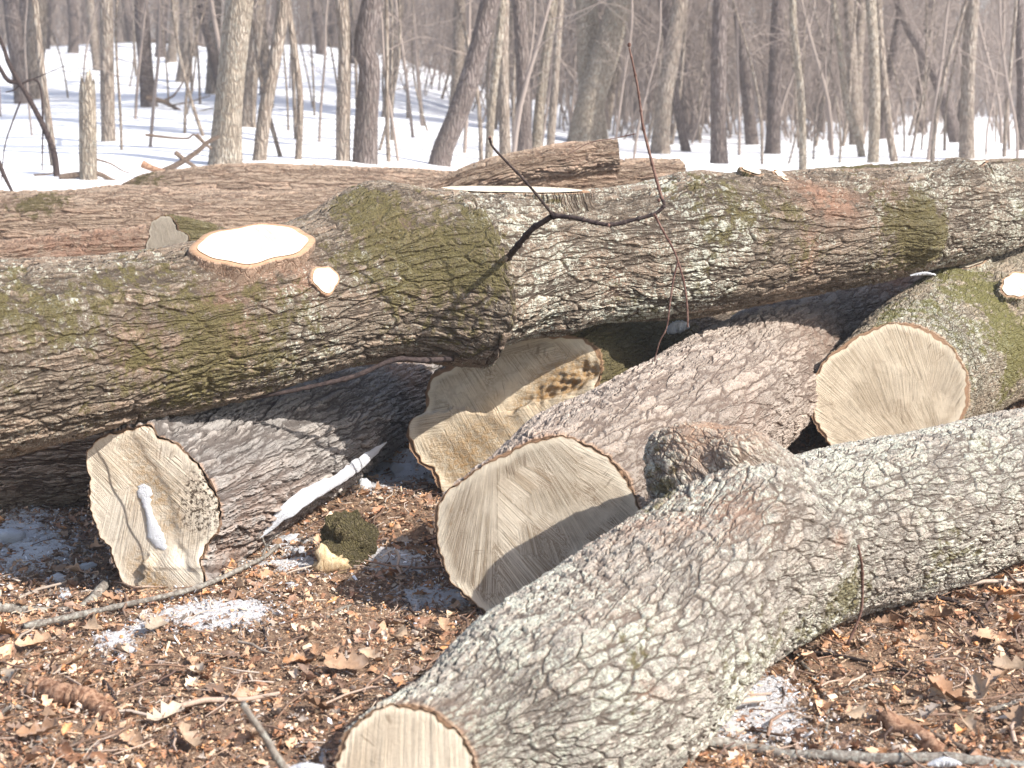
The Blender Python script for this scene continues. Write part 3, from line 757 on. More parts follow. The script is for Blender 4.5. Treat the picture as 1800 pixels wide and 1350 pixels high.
make_log('fallen_log', 'mossy log just behind the right part of the long mossy trunk', [spt(1320, 335, 24, 7.3), spt(1430, 326, 27, 7.4), spt(1600, 318, 30, 7.6), spt(1760, 316, 34, 7.8), spt(1960, 318, 38, 8.2)], M_OAKMOSS, W_S, seg=.011, ring=150, seed=24, moss=[(1500, 300, .9, .3), (1780, 295, .7, .3)])
logK, _, _ = make_log('fallen_log', 'small log stub behind the mossy trunk with a pale pointed cut end', [spt(293, 418, 36, 6.9), spt(350, 425, 34, 7.0), spt(420, 445, 32, 7.3)], M_OAKMOSS, W_G,
         outline=[(262, 415), (267, 388), (282, 378), (296, 378), (306, 388), (314, 405), (333, 415), (326, 438), (300, 455), (256, 455)], normal=(-.45, -.86, .2), seg=.008, ring=120, seed=25, reach=.2, moss=[(340, 400, 1.5, .2)])

# ------------------------------------------------------------------ tubes: twigs, sticks, trees
def tube(pts, rad, n=6, cap=True):
    pts = np.asarray(pts, float); M = len(pts)
    t = np.gradient(pts, axis=0); t /= np.maximum(np.linalg.norm(t, axis=1), 1e-9)[:, None]
    ref = np.array([0, 0, 1.]) if abs(t[:, 2]).mean() < .8 else np.array([1., 0, 0])
    u = np.cross(t, ref); u /= np.maximum(np.linalg.norm(u, axis=1), 1e-6)[:, None]
    v = np.cross(t, u)
    th = np.linspace(0, 2 * math.pi, n, endpoint=False)
    rad = np.broadcast_to(np.asarray(rad, float), (M,)) if np.ndim(rad) < 2 else rad
    rr = rad[:, None] if rad.ndim == 1 else rad
    X = pts[:, None] + (np.cos(th)[:, None] * u[:, None] + np.sin(th)[:, None] * v[:, None]) * (rr[..., None] * np.ones((M, n, 1)))
    return X.reshape(-1, 3), quad_strip(M, n)[:, ::-1]

class Acc:
    def __init__(s): s.v = []; s.f = []; s.k = 0; s.a = []
    def add(s, v, f, a=None):
        s.v.append(v); s.f.append(np.asarray(f) + s.k); s.k += len(v)
        if a is not None: s.a.append(a)
    def get(s):
        d = {}
        for f in s.f: d.setdefault(f.shape[1], []).append(f)
        return np.vstack(s.v), [np.vstack(x) for x in d.values()]

def stick_mat(name, c0, c1, lich=0.):
    b = NB(name)
    p = b.coord('Object')
    n = b.noise(p, 60, 5, .7); n2 = b.noise(p, 300, 3, .7)
    c = b.mix(b.rng(n, .35, .65), c0, c1)
    if lich: c = b.mix(b.m_('MULTIPLY', b.rng(b.noise(p, 90, 4, .7), .5, .6), lich), c, (.5, .52, .46))
    b.bump(b.m_('ADD', n, b.m_('MULTIPLY', n2, .4)), .004, .8)
    return b.col(c)
M_DARKTWIG = stick_mat('dark smooth twig', (.03, .022, .022), (.075, .055, .05))
M_REDTWIG = stick_mat('reddish twig', (.10, .05, .04), (.24, .15, .12))
M_GREYSTICK = stick_mat('weathered grey stick', (.12, .10, .085), (.28, .25, .215), .4)
M_BROWNSTICK = stick_mat('brown dead stick', (.08, .055, .042), (.22, .165, .125))
M_ROT = stick_mat('rotten reddish wood', (.13, .06, .035), (.42, .26, .17))

def wiggle(pts, n, amp, seed):
    q, s = cr_sample([[*p] for p in pts], n)
    rs = np.random.default_rng(seed)
    for ax in range(3):
        for k in range(1, 5):
            q[:, ax] += amp * rs.normal() / k * np.sin(s / max(s[-1], 1e-6) * k * 5 + rs.uniform(0, 6))
    return q

def stick(name, label, pts, w, mat, group='fallen twigs and sticks on the forest floor', cat='twig', lift=.4, d=None, taper=.7, seed=1, side=(), n=None):
    """pts in photo pixels, on the ground unless d (one distance per point) is given; w = half thickness in metres"""
    if d is None:
        P3 = [on_ground(x, y) + np.array([0, 0, w * lift + .008]) for x, y in pts]
    else:
        P3 = [P(x, y, dd) for (x, y), dd in zip(pts, d)]
    L = sum(np.linalg.norm(np.array(P3[i + 1]) - P3[i]) for i in range(len(P3) - 1))
    n = n or max(8, int(L / .02))
    q = wiggle(P3, n, w * .5, seed)
    rs = np.random.default_rng(seed + 100)
    rad = w * np.linspace(1, taper, n) * (1 + .10 * rs.normal(size=n))
    a = Acc(); v, f = tube(q, rad, 8); a.add(v, f)
    for e, s in ((0, 1), (-1, -1)):
        k = a.k; ringi = np.arange(8) + (0 if e == 0 else len(v) - 8)
        a.v.append(q[e][None]); a.k += 1
        a.f.append(np.stack([ringi, np.roll(ringi, -1), np.full(8, k)], -1)[:, ::s])
    for (t, dx, dy, dz, ww) in side:      # side twigs as offsets in metres
        p0 = q[int(t * (n - 1))]; p1 = p0 + np.array([dx, dy, dz])
        m = (p0 + p1) / 2 + rs.normal(size=3) * .15 * np.linalg.norm(p1 - p0) * .5
        qq, _ = cr_sample([p0, m, p1], 10)
        v, f = tube(qq, np.linspace(ww, ww * .4, 10), 6); a.add(v, f)
    V3, F3 = a.get()
    o = link_mesh(name, V3, F3, mat, origin=P3[0])
    tag(o, label, cat, group)
    return o

# the bare sapling twig that hangs in front of the long mossy trunk
def pxpath(pts, d): return [P(x, y, dd) for (x, y), dd in zip(pts, d if hasattr(d, '__len__') else [d] * len(pts))]
tw = thing('sapling_branch', P(888, 458, 4.92), 'dark crooked bare branch with buds rising in front of the mossy trunk', 'branch')
def twpart(name, pts, d, r0, r1, mat=M_DARKTWIG, knots=True, seed=1):
    q, s = cr_sample(pxpath(pts, d), max(14, int(len(pts) * 14)))
    rs = np.random.default_rng(seed)
    r = np.linspace(r0, r1, len(q)) * (1 + .08 * rs.normal(size=len(q)))
    if knots:
        for k in range(3, len(q), 11): r[k] *= 1.45
    v, f = tube(q, r, 8)
    link_mesh(name, v, f, mat, tw)
twpart('stem', [(886, 462), (905, 438), (935, 403), (955, 390), (972, 379)], [5.0, 4.75, 4.55, 4.5, 4.45], .0105, .0095, seed=1)
twpart('stem', [(972, 379), (1010, 383), (1070, 395), (1115, 386), (1150, 376), (1167, 362), (1164, 350)], [4.45, 4.42, 4.4, 4.4, 4.4, 4.4, 4.4], .0072, .0055, seed=2)
twpart('shoot', [(1166, 356), (1155, 320), (1140, 262), (1130, 220), (1122, 160), (1112, 110), (1106, 84)], 4.4, .0050, .0028, M_REDTWIG, seed=3)
twpart('shoot', [(972, 379), (948, 348), (920, 315), (890, 284), (866, 258), (861, 243)], [4.45, 4.42, 4.4, 4.38, 4.36, 4.35], .0045, .0035, M_DARKTWIG, seed=4)
twpart('shoot', [(1150, 376), (1165, 405), (1182, 435), (1192, 460), (1203, 500), (1208, 540), (1209, 575)], 4.38, .0036, .0028, M_REDTWIG, seed=5)
twpart('shoot', [(1192, 460), (1184, 490), (1178, 530), (1172, 575), (1160, 600), (1150, 635)], 4.38, .0032, .0018, M_REDTWIG, seed=6)
twpart('shoot', [(1118, 235), (1080, 243), (1040, 250), (1015, 262), (998, 272)], 4.4, .0014, .001, M_REDTWIG, seed=7)
for (x, y, rr) in ((1106, 79, .009), (861, 243, .009), (1070, 396, .008), (1158, 352, .0075)):
    bm = np.array([[math.cos(a) * math.cos(e), math.sin(a) * math.cos(e), math.sin(e) * 1.3] for e in np.linspace(-1.5, 1.5, 7) for a in np.linspace(0, 2 * math.pi, 8, endpoint=False)])
    link_mesh('bud', P(x, y, 4.38) + bm * rr * .62, quad_strip(7, 8), M_REDTWIG, tw)

stick('bare_branch', 'thin dark curved branch sticking out under the mossy trunk over the grey log', [(440, 700), (520, 683), (620, 662), (700, 634), (745, 634), (795, 631)], .0075, M_DARKTWIG, None, 'branch', d=[4.45, 4.5, 4.55, 4.6, 4.65, 4.8], taper=1.3, seed=3)
stick('dead_branch', 'grey lichened branch on the leaves at the left edge', [(-20, 1084), (90, 1080), (150, 1068), (192, 1042)], .016, M_GREYSTICK, cat='branch', taper=.9, seed=4, lift=.6)
stick('dead_branch', 'long thin arched stick below the waisted cut end', [(40, 1118), (140, 1098), (250, 1075), (350, 1050), (430, 1015), (490, 975)], .010, M_GREYSTICK, cat='branch', taper=.6, seed=5, lift=2.2, side=[(.8, .05, .0, .08, .005), (.9, -.03, .02, .10, .004)])
for i, (pts, w, mt, lab) in enumerate([
    ([(410, 940), (418, 975), (422, 1012)], .007, M_GREYSTICK, 'upright pale broken twig beside the waisted log end'),
    ([(398, 995), (425, 965), (436, 945)], .006, M_GREYSTICK, 'short pale twig leaning beside the upright broken twig'),
    ([(515, 962), (548, 955), (578, 945)], .008, M_GREYSTICK, 'short grey stick lying against the mossy chunk'),
    ([(338, 990), (362, 1008), (378, 1022)], .004, M_REDTWIG, 'thin reddish twig at the foot of the waisted cut end'),
    ([(110, 1330), (160, 1290), (200, 1248)], .006, M_BROWNSTICK, 'straight thin stick near the lower left corner'),
    ([(80, 1322), (130, 1326), (170, 1324)], .004, M_GREYSTICK, 'pale splinter flat on the leaves at the bottom left'),
    ([(1400, 1150), (1435, 1205), (1450, 1240), (1449, 1315)], .0055, M_GREYSTICK, 'bent pale twig on the soil below the foreground trunk'),
    ([(1325, 1155), (1400, 1152), (1500, 1165), (1590, 1188), (1665, 1210)], .006, M_DARKTWIG, 'long dark twig trailing right from the foreground trunk'),
    ([(1615, 1062), (1670, 1064), (1712, 1085), (1733, 1120)], .007, M_DARKTWIG, 'black curved twig beside the foreground trunk at right'),
    ([(1700, 1018), (1760, 1020), (1830, 1028)], .005, M_GREYSTICK, 'thin straw-coloured twig at the right edge'),
    ([(570, 1092), (590, 1084), (616, 1070)], .005, M_GREYSTICK, 'small pale stick on the sawdust heap'),
    ([(612, 1070), (613, 1095), (614, 1120)], .003, M_GREYSTICK, 'matchstick-like splinter on the sawdust heap'),
    ([(455, 1085), (465, 1120), (470, 1155)], .005, M_DARKTWIG, 'dark twig lying on the leaf litter left of centre'),
    ([(540, 1232), (590, 1230), (640, 1228)], .006, M_BROWNSTICK, 'brown twig near the foreground cut end'),
    ([(705, 1090), (740, 1125), (775, 1150)], .005, M_DARKTWIG, 'dark twig in front of the scored cut face'),
    ([(1560, 1190), (1640, 1200), (1740, 1195)], .004, M_REDTWIG, 'thin reddish twig on the soil at lower right'),
    ([(1480, 1225), (1530, 1212), (1590, 1205)], .004, M_GREYSTICK, 'thin pale twig on the soil at lower right'),
    ([(1740, 1262), (1780, 1245), (1830, 1232)], .007, M_GREYSTICK, 'grey twig at the right edge among big leaves'),
    ([(1690, 1330), (1640, 1300), (1600, 1278)], .010, M_BROWNSTICK, 'stout brown twig crossing the leaves at lower right'),
    ([(0, 1262), (25, 1255), (50, 1247)], .006, M_GREYSTICK, 'grey stick at the left edge above the rotten wood'),
    ([(180, 1205), (200, 1230), (215, 1252)], .006, M_DARKTWIG, 'dark twig behind the rotten wood piece'),
    ([(1010, 1330), (1010, 1331), (1011, 1332)], .001, M_GREYSTICK, '')]):
    if lab: stick('twig', lab, pts, w, mt, seed=20 + i, lift=.8)
stick('dead_branch', 'thick pale branch along the bottom right edge', [(1160, 1338), (1240, 1322), (1320, 1322), (1400, 1338), (1500, 1345), (1620, 1350), (1820, 1362)], 0.0125, M_GREYSTICK, cat='branch', taper=1.15, seed=8, lift=1.0)
stick('dead_branch', 'broken brown branch end with bark peeling, lower right', [(1552, 1276), (1600, 1303), (1660, 1330)], .020, M_ROT, cat='branch', taper=1.1, seed=9)
stick('dead_branch', 'pale stick poking up at the bottom edge left of the foreground cut end', [(432, 1236), (452, 1275), (475, 1315), (510, 1375)], .0055, M_GREYSTICK, cat='branch', d=[2.38, 2.4, 2.42, 2.44], taper=1.5, seed=10)
stick('sapling_shoot', 'thin upright dead stem in front of the foreground trunk', [(1508, 958), (1516, 1010), (1514, 1070), (1490, 1135)], .0035, M_REDTWIG, None, 'stem', d=[3.55, 3.6, 3.62, 3.6], taper=1.2, seed=11)
# rotten wood slab
stick('rotten_branch', 'rotten reddish piece of branch lying at lower left', [(50, 1222), (110, 1238), (160, 1252), (205, 1275)], .030, M_ROT, None, 'wood', taper=.8, seed=12, n=60)

# mossy bark chunk
def chunk(name, label, c, sx_, sy_, sz_, mat, cat, seed=1, group=None, jag=.25, res=(26, 36), yaw=0., attrs=None, sub=None):
    e = np.linspace(-math.pi / 2 + .05, math.pi / 2 - .05, res[0]); a = np.linspace(0, 2 * math.pi, res[1], endpoint=False)
    E, A_ = np.meshgrid(e, a, indexing='ij')
    pp = np.stack([np.cos(E) * np.cos(A_), np.cos(E) * np.sin(A_), np.sin(E)], -1).reshape(-1, 3)
    r = np.array([1 + jag * (mnoise.noise(Vector(q * 1.6) + Vector((seed * 3.3, 0, 0))) + .5 * mnoise.noise(Vector(q * 3.7) + Vector((seed, 5, 0)))) for q in pp])
    pp = np.sign(pp) * np.abs(pp) ** .95
    v = pp * r[:, None] * np.array([sx_, sy_, sz_])
    cy, sy__ = math.cos(yaw), math.sin(yaw)
    v = np.stack([v[:, 0] * cy - v[:, 1] * sy__, v[:, 0] * sy__ + v[:, 1] * cy, v[:, 2]], -1)
    ro = np.asarray(c)
    f = quad_strip(res[0], res[1])
    k0 = len(v)
    v = np.vstack([v, v[:res[1]].mean(0), v[-res[1]:].mean(0)])
    i = np.arange(res[1]); i2 = (i + 1) % res[1]
    tri = np.vstack([np.stack([i2, i, np.full(res[1], k0)], -1), np.stack([i, i2, np.full(res[1], k0 + 1)], -1) + np.array([(res[0] - 1) * res[1]] * 2 + [0])])
    A = {'rc': v + seed, 'moss': np.ones(len(v)), 'lich': np.zeros(len(v)), 'red': np.zeros(len(v)), 'cut': np.zeros(len(v))} if attrs else None
    o = link_mesh(name, v + ro, [f, tri], mat, origin=ro, attrs=A)
    if label: tag(o, label, cat, group)
    return o
g0 = on_ground(600, 1010)
ck = thing('mossy_chunk', g0, 'moss covered chunk of wood on the ground between two cut ends', 'wood chunk')
def addpart(o, root):
    o.parent = root; o.location = Vector(o.location) - root.location
addpart(chunk('mossy_bark', None, g0 + np.array([.01, .10, .065]), .085, .07, .095, M_MOSS, None, seed=7, attrs=True, jag=.42, yaw=.6), ck)
wc = NB('torn bright wood'); pw = wc.coord('Object')
nw = wc.noise(wc.map(pw, (1, 1, .15), rot=(.2, .3, 0)), 70, 5, .75)
wc.bump(nw, .01, 1.); M_TORN = wc.col(wc.ramp(nw, [(.3, (.35, .2, .09)), (.5, (.66, .5, .3)), (.7, (.82, .68, .47))]))
addpart(chunk('torn_wood', None, g0 + np.array([-.045, .01, .02]), .055, .025, .05, M_TORN, None, seed=9, jag=.8, res=(16, 20)), ck)

# splinter of torn wood leaning at the foot of the waisted cut end
def prism(name, px_pts, d0, th_, mat, label, cat, n=(-.2, -1, .1), group=None):
    n = np.array(n, float); n /= np.linalg.norm(n)
    c = P(px_pts[0][0], px_pts[0][1], d0); pts = []
    for x, y in px_pts:
        r = ray(x, y); pts.append(CAM + r * (((c - CAM) @ n) / (r @ n)))
    pts = np.array(pts); k = len(pts)
    v = np.vstack([pts, pts - n * th_])
    bm = bpy.data.meshes.new(name)
    o0 = pts.mean(0)
    fs = [list(range(k))[::-1], [k + i for i in range(k)]] + [[i, (i + 1) % k, k + (i + 1) % k, k + i] for i in range(k)]
    bm.from_pydata([tuple(q - o0) for q in v], [], fs); bm.update()
    bm.materials.append(mat)
    o = bpy.data.objects.new(name, bm); COL.objects.link(o); o.location = o0
    md = o.modifiers.new('bevel', 'BEVEL'); md.width = .003; md.segments = 2
    tag(o, label, cat, group)
    return o
prism('wood_splinter', [(258, 1054), (275, 1035), (288, 1015), (312, 1003), (330, 1012), (326, 1030), (335, 1052), (300, 1058)], 4.08, .02, M_TORN, 'bright torn splinter of wood at the foot of the waisted cut end', 'wood splinter')

# ------------------------------------------------------------------ snow pieces
def lens(label, path, thick, mat=M_CLUMP, seed=1, jag=.2, name='snow_patch', group=None, cat='snow patch', nrm=(0, -.6, .8), parent=None):
    """path: (px, py, d, half width px); a lump of snow with an oval cross-section"""
    rs = np.random.default_rng(seed)
    pts = [[*P(x, y, d), hw * d / F] for x, y, d, hw in path]
    q, s = cr_sample(pts, 60)
    nrm = np.array(nrm, float); nrm /= np.linalg.norm(nrm)
    t = np.gradient(q[:, :3], axis=0); t /= np.linalg.norm(t, axis=1)[:, None]
    sd = np.cross(t, nrm); sd /= np.linalg.norm(sd, axis=1)[:, None]
    up = np.cross(sd, t)
    th = np.linspace(0, 2 * math.pi, 20, endpoint=False)
    jl = 1 + jag * np.interp(np.arange(60), np.arange(0, 60, 2), rs.normal(size=30)); jr = 1 + jag * np.interp(np.arange(60), np.arange(0, 60, 2), rs.normal(size=30))
    wd_ = np.where(np.cos(th)[None] > 0, jl[:, None], jr[:, None]) * np.maximum(q[:, 3], .0005)[:, None]
    env = np.sqrt(np.clip(np.sin(np.linspace(0.03, math.pi - .03, 60)), 0, 1))[:, None]
    X = q[:, None, :3] + sd[:, None] * (np.cos(th) * wd_)[..., None] + up[:, None] * (np.sin(th)[None] * thick * env * np.minimum(1, q[:, 3][:, None] / .01))[..., None]
    o = link_mesh(name, X.reshape(-1, 3), quad_strip(60, 20), mat, origin=q[30, :3])
    tag(o, label, cat, group)
    return o
lens('long strip of white snow clinging under the furrowed grey log', [(455, 946, 4.40, 2), (475, 926, 4.42, 8), (510, 893, 4.45, 14), (545, 868, 4.55, 15), (590, 845, 4.7, 11), (625, 820, 4.9, 12), (655, 797, 5.05, 7), (680, 777, 5.2, 1)], .008, seed=2, jag=.10, nrm=(.35, -.9, .1))
lens('small tongue of snow frozen on the waisted cut end', [(x, y, on_plane(logC, x, y, .006), w_) for x, y, w_ in [(248, 852, 7), (254, 868, 14), (259, 890, 7), (266, 918, 9), (274, 942, 14), (284, 957, 10), (293, 968, 2)]], .010, seed=3, jag=.12, nrm=(-.03, -.99, .13))
lens('small patch of snow on the foreground trunk near its cut end', [(885, 1143, 2.86, 4), (910, 1130, 2.86, 13), (935, 1118, 2.88, 11), (962, 1106, 2.9, 3)], .010, seed=4, nrm=(0, -.6, .8))
lens('slim streak of snow low on the foreground trunk', [(1352, 1110, 3.30, 2), (1360, 1090, 3.32, 6), (1368, 1062, 3.36, 2)], .006, seed=5, nrm=(.2, -.9, .3))
lens('bluish snow lodged in the gap under the mossy trunk', [(1172, 583, 5.75, 5), (1190, 575, 5.75, 9), (1212, 572, 5.75, 5)], .03, seed=6, nrm=(0, -.6, .8))
lens('bit of snow in the hollow between the mossy trunk and the golden-faced log', [(1600, 484, 6.05, 2), (1625, 481, 6.05, 3), (1645, 483, 6.05, 2)], .012, seed=7)
lens('bank of snow behind the brown log end', [(1060, 318, 12.3, 6), (1120, 300, 12.4, 20), (1190, 296, 12.5, 22), (1250, 304, 12.5, 16), (1300, 318, 12.5, 8)], .10, mat=M_SNOW, seed=8, jag=.05)
lens('patch of snow at the bottom edge left of the foreground cut end', [(500, 1352, 2.5, 3), (535, 1350, 2.5, 9), (570, 1348, 2.5, 5)], .012, seed=9, nrm=(0, -.2, 1))
lens('snow on the thick pale branch at the bottom edge', [(1630, 1344, 2.62, 4), (1660, 1340, 2.62, 9), (1690, 1342, 2.62, 4)], .012, seed=10, nrm=(0, -.2, 1))

base_clump = None
clumps = [(10, 945, 26), (152, 998, 13), (103, 1018, 14), (115, 1050, 11), (78, 1035, 8), (205, 1120, 16), (228, 1140, 13), (213, 1155, 10), (235, 1103, 8), (315, 1088, 9), (338, 1090, 10), (425, 1045, 7), (425, 1072, 6), (400, 1082, 8), (510, 1028, 9),
          (245, 1035, 9), (213, 1040, 8), (60, 970, 9), (30, 1010, 9), (600, 918, 10), (640, 950, 7), (710, 830, 22), (745, 808, 14), (640, 855, 16), (690, 858, 11), (665, 838, 13), (760, 846, 12), (725, 850, 10), (1366, 1217, 10), (1358, 1230, 8), (1245, 1275, 11), (1270, 1282, 8),
          (1290, 1305, 9), (1345, 1308, 9), (1302, 1192, 7), (1310, 1240, 8), (1630, 1185, 6), (690, 1190, 5), (370, 1040, 6), (480, 1000, 10), (540, 985, 9), (500, 950, 14), (525, 968, 11), (560, 1015, 6), (1740, 1118, 6), (1468, 1330, 8), (335, 1072, 7)]
for i, (px, py, hw) in enumerate(clumps):
    g = on_ground(px, py + hw * .5); r = hw * g[1] / F
    if base_clump is None or i < 4:
        o = chunk('snow_clump', None, g + np.array([0, 0, r * .5]), r * 1.2, r, r * .75, M_CLUMP, None, seed=50 + i, jag=.45, res=(12, 18))
        if base_clump is None: base_clump = []
        base_clump.append((o, r))
    else:
        src, r0 = base_clump[i % 4]
        o = src.copy(); COL.objects.link(o)
        o.location = g + np.array([0, 0, r * .4]); o.scale = [r / r0 * k for k in (random.uniform(.7, 1.3), random.uniform(.8, 1.2), random.uniform(.6, 1.1))]
        o.rotation_euler = (random.uniform(-.4, .4), random.uniform(-.4, .4), random.uniform(0, 6))
    tag(o, 'small icy lump of snow scattered on the leaf litter', 'snow clump', 'snow clumps scattered on the leaf litter')

# ------------------------------------------------------------------ leaf litter, chips
def leaf_proto(kind, rs):
    rows = 9; t = np.linspace(0, 1, rows)
    if kind == 0:   # lobed oak
        w = np.array([.03, .16, .10, .26, .14, .34, .18, .26, .04])
    elif kind == 1:   # beech/oval
        w = .30 * np.sin(math.pi * np.clip(t, .02, .98)) ** .8
    elif kind == 2:   # torn piece
        w = .3 * np.sin(math.pi * np.clip(t, .05, .95)) * rs.uniform(.4, 1.3, rows)
    else:   # narrow strip
        w = .09 * np.sin(math.pi * np.clip(t, .03, .97)) * rs.uniform(.6, 1.2, rows)
    k1, k2, tw_ = rs.uniform(-1.2, 1.6), rs.uniform(-1.6, 2.2), rs.uniform(-1., 1.)
    xs = np.array([-1, -.5, 0, .5, 1.])
    wl = w * rs.uniform(.75, 1.15, rows); wr = w * rs.uniform(.75, 1.15, rows)
    v = []
    for i in range(rows):
        for x in xs:
            ww = wl[i] if x < 0 else wr[i]
            yy = x * ww; tt = t[i] - .5
            z = k1 * tt * tt * .5 + k2 * yy * yy * 1.6 + tw_ * tt * yy + .03 * math.sin(8 * tt + 5 * x) - .05 * (abs(x) < .1)
            v.append((tt, yy, z))
    v = np.array(v)
    return v, quad_strip(rows, 5, wrap=False)
rs = np.random.default_rng(5)
protos = [leaf_proto(k, rs) for k in (0, 0, 0, 1, 1, 2, 2, 2, 3, 3, 0, 2)]

PAL = np.array([(.33, .19, .11), (.42, .27, .17), (.27, .135, .075), (.47, .34, .23), (.20, .115, .075), (.14, .09, .065), (.38, .31, .25), (.44, .21, .09), (.52, .42, .32), (.30, .25, .215)])
def rotm(yaw, pit, rol):
    cy, sy_, cp, sp_, cr_, sr = np.cos(yaw), np.sin(yaw), np.cos(pit), np.sin(pit), np.cos(rol), np.sin(rol)
    return np.stack([np.stack([cy * cp, cy * sp_ * sr - sy_ * cr_, cy * sp_ * cr_ + sy_ * sr], -1), np.stack([sy_ * cp, sy_ * sp_ * sr + cy * cr_, sy_ * sp_ * cr_ - cy * sr], -1), np.stack([-sp_, cp * sr, cp * cr_], -1)], -2)

def scatter(protos, xy, size, tiltsd, lift, pal, palw, seed, name, mat, label=None):
    rs = np.random.default_rng(seed); n = len(xy)
    which = rs.integers(0, len(protos), n)
    A_ = Acc(); cols = []
    for k, (pv, pf) in enumerate(protos):
        m = np.where(which == k)[0]
        if not len(m): continue
        Rm = rotm(rs.uniform(0, 6.28, len(m)), rs.normal(0, tiltsd, len(m)), rs.normal(0, tiltsd, len(m)))
        v = np.einsum('nij,vj->nvi', Rm, pv) * size[m][:, None, None]
        z = terr(xy[m, 0], xy[m, 1])
        v += np.stack([xy[m, 0], xy[m, 1], z + lift[m]], -1)[:, None]
        f = (pf[None] + (np.arange(len(m)) * len(pv))[:, None, None]).reshape(-1, pf.shape[1])
        A_.add(v.reshape(-1, 3), f)
        c = pal[rs.choice(len(pal), len(m), p=palw)] * rs.uniform(.85, 1.75, (len(m), 1))
        cols.append(np.repeat(np.hstack([c, np.ones((len(m), 1))]), len(pv), 0))
    V3, F3 = A_.get()
    o = link_mesh(name, V3, F3, mat, attrs={'tint': np.vstack(cols)}, kind='stuff')
    return o
def litter_mat(name, rough=.75, trans=.0):
    b = NB(name)
    t = b.attr('tint', 2); p = b.pos()
    n = b.noise(p, 120, 4, .7); n2 = b.noise(p, 25, 3, .6)
    c = b.mix(b.m_('MULTIPLY', b.rng(n, .45, .7), .5), t, b.mix(.6, t, (.05, .03, .02)))
    c = b.mix(b.m_('MULTIPLY', b.rng(n2, .5, .7), .25), c, (.6, .5, .42))
    b.bump(n, .002, .6); b.b.inputs['Roughness'].default_value = rough
    b.b.inputs['Specular IOR Level'].default_value = .35
    return b.col(c)
M_LEAF = litter_mat('dry leaves', .6)
M_CHIP = litter_mat('wood chips', .85)

def ground_pts(n, seed, dlo=2.1, dhi=7.5, power=1.0):
    rs = np.random.default_rng(seed)
    d = dlo + (dhi - dlo) * rs.uniform(0, 1, n) ** power
    x = rs.uniform(-.47, .47, n) * d * 1.02
    return np.stack([x, d], -1), rs
# density varies: sawdust and bare soil in the middle, leaves at the sides
def leafiness(xy):
    px, py, _ = proj(np.stack([xy[:, 0], xy[:, 1], xy[:, 1] * 0], -1))
    heap = np.exp(-(((px - 620) / 190) ** 2 + ((py - 1090) / 75) ** 2)) * .8
    soil = np.exp(-(((px - 1520) / 230) ** 2 + ((py - 1220) / 90) ** 2)) * .6
    return np.clip(1 - heap - soil, .08, 1)
xy, r_ = ground_pts(26000, 11, power=.9)
xy = xy[r_.uniform(0, 1, len(xy)) < leafiness(xy)]
palw = np.array([.17, .14, .15, .09, .13, .11, .07, .05, .04, .05]); palw /= palw.sum()
n_ = len(xy)
sz_ = np.clip(r_.lognormal(math.log(.026), .5, n_), .010, .075)
scatter(protos, xy, sz_, .38, .004 + r_.uniform(0, .018, n_) , PAL, palw, 3, 'leaf_litter', M_LEAF)
# crumbs of leaf and bark
chipv = np.array([(-.5, -.2, 0), (.5, -.25, .05), (.45, .25, 0), (-.4, .2, .06), (-.45, -.15, .12), (.4, -.2, .16), (.4, .2, .12), (-.35, .15, .16)], float)
chipf = np.array([(0, 3, 2, 1), (4, 5, 6, 7), (0, 1, 5, 4), (1, 2, 6, 5), (2, 3, 7, 6), (3, 0, 4, 7)])
chips = [(chipv * np.array([1, 1, .6]), chipf), (chipv * np.array([1, .45, .5]), chipf), (chipv * np.array([.7, 1.1, .5]), chipf), (chipv * np.array([1.6, .22, .4]), chipf)]
xy, r_ = ground_pts(120000, 12, dhi=7.0)
n_ = len(xy)
palc = np.array([.12, .12, .14, .10, .14, .14, .08, .06, .05, .05]); palc /= palc.sum()
scatter(chips, xy, np.clip(r_.lognormal(math.log(.0085), .6, n_), .003, .035), .5, .004 + r_.uniform(0, .02, n_), PAL, palc, 4, 'ground_debris', M_CHIP)
# pale sawdust flakes, thickest in front of the cut ends
xy, r_ = ground_pts(34000, 13, dhi=6.0)
px_, py_, _ = proj(np.stack([xy[:, 0], xy[:, 1], xy[:, 1] * 0], -1))
dens = .08 + .9 * np.exp(-(((px_ - 600) / 230) ** 2 + ((py_ - 1090) / 100) ** 2)) + .5 * np.exp(-(((px_ - 1500) / 260) ** 2 + ((py_ - 1200) / 90) ** 2)) + .4 * np.exp(-(((px_ - 300) / 200) ** 2 + ((py_ - 1200) / 80) ** 2))
m = r_.uniform(0, 1, len(xy)) < dens
xy = xy[m]; n_ = len(xy)
scatter(chips, xy, np.clip(r_.lognormal(math.log(.006), .4, n_), .003, .014), .5, .016 + r_.uniform(0, .018, n_), np.array([(.52, .38, .24), (.45, .30, .18), (.62, .5, .35)]), np.array([.4, .35, .25]), 5, 'sawdust', M_CHIP)
# crumbs of ice and old snow where the patches lie
xy, r_ = ground_pts(60000, 15, dhi=6.5)
sw = np.zeros(len(xy)) + .012
for px, py, amt, w_ in snow_at:
    c = on_ground(px, py)
    sw += .75 * amt * np.exp(-((xy[:, 0] - c[0]) ** 2 + (xy[:, 1] - c[1]) ** 2) / (2 * (w_ * 1.1) ** 2))
m = r_.uniform(0, 1, len(xy)) < np.clip(sw, 0, .85)
xy = xy[m]; n_ = len(xy)
scatter(chips[:3], xy, np.clip(r_.lognormal(math.log(.007), .5, n_), .003, .028), .5, .008 + r_.uniform(0, .022, n_), np.array([(.62, .63, .66), (.56, .56, .58)]), np.array([.6, .4]), 16, 'ice_crumbs', M_CHIP)
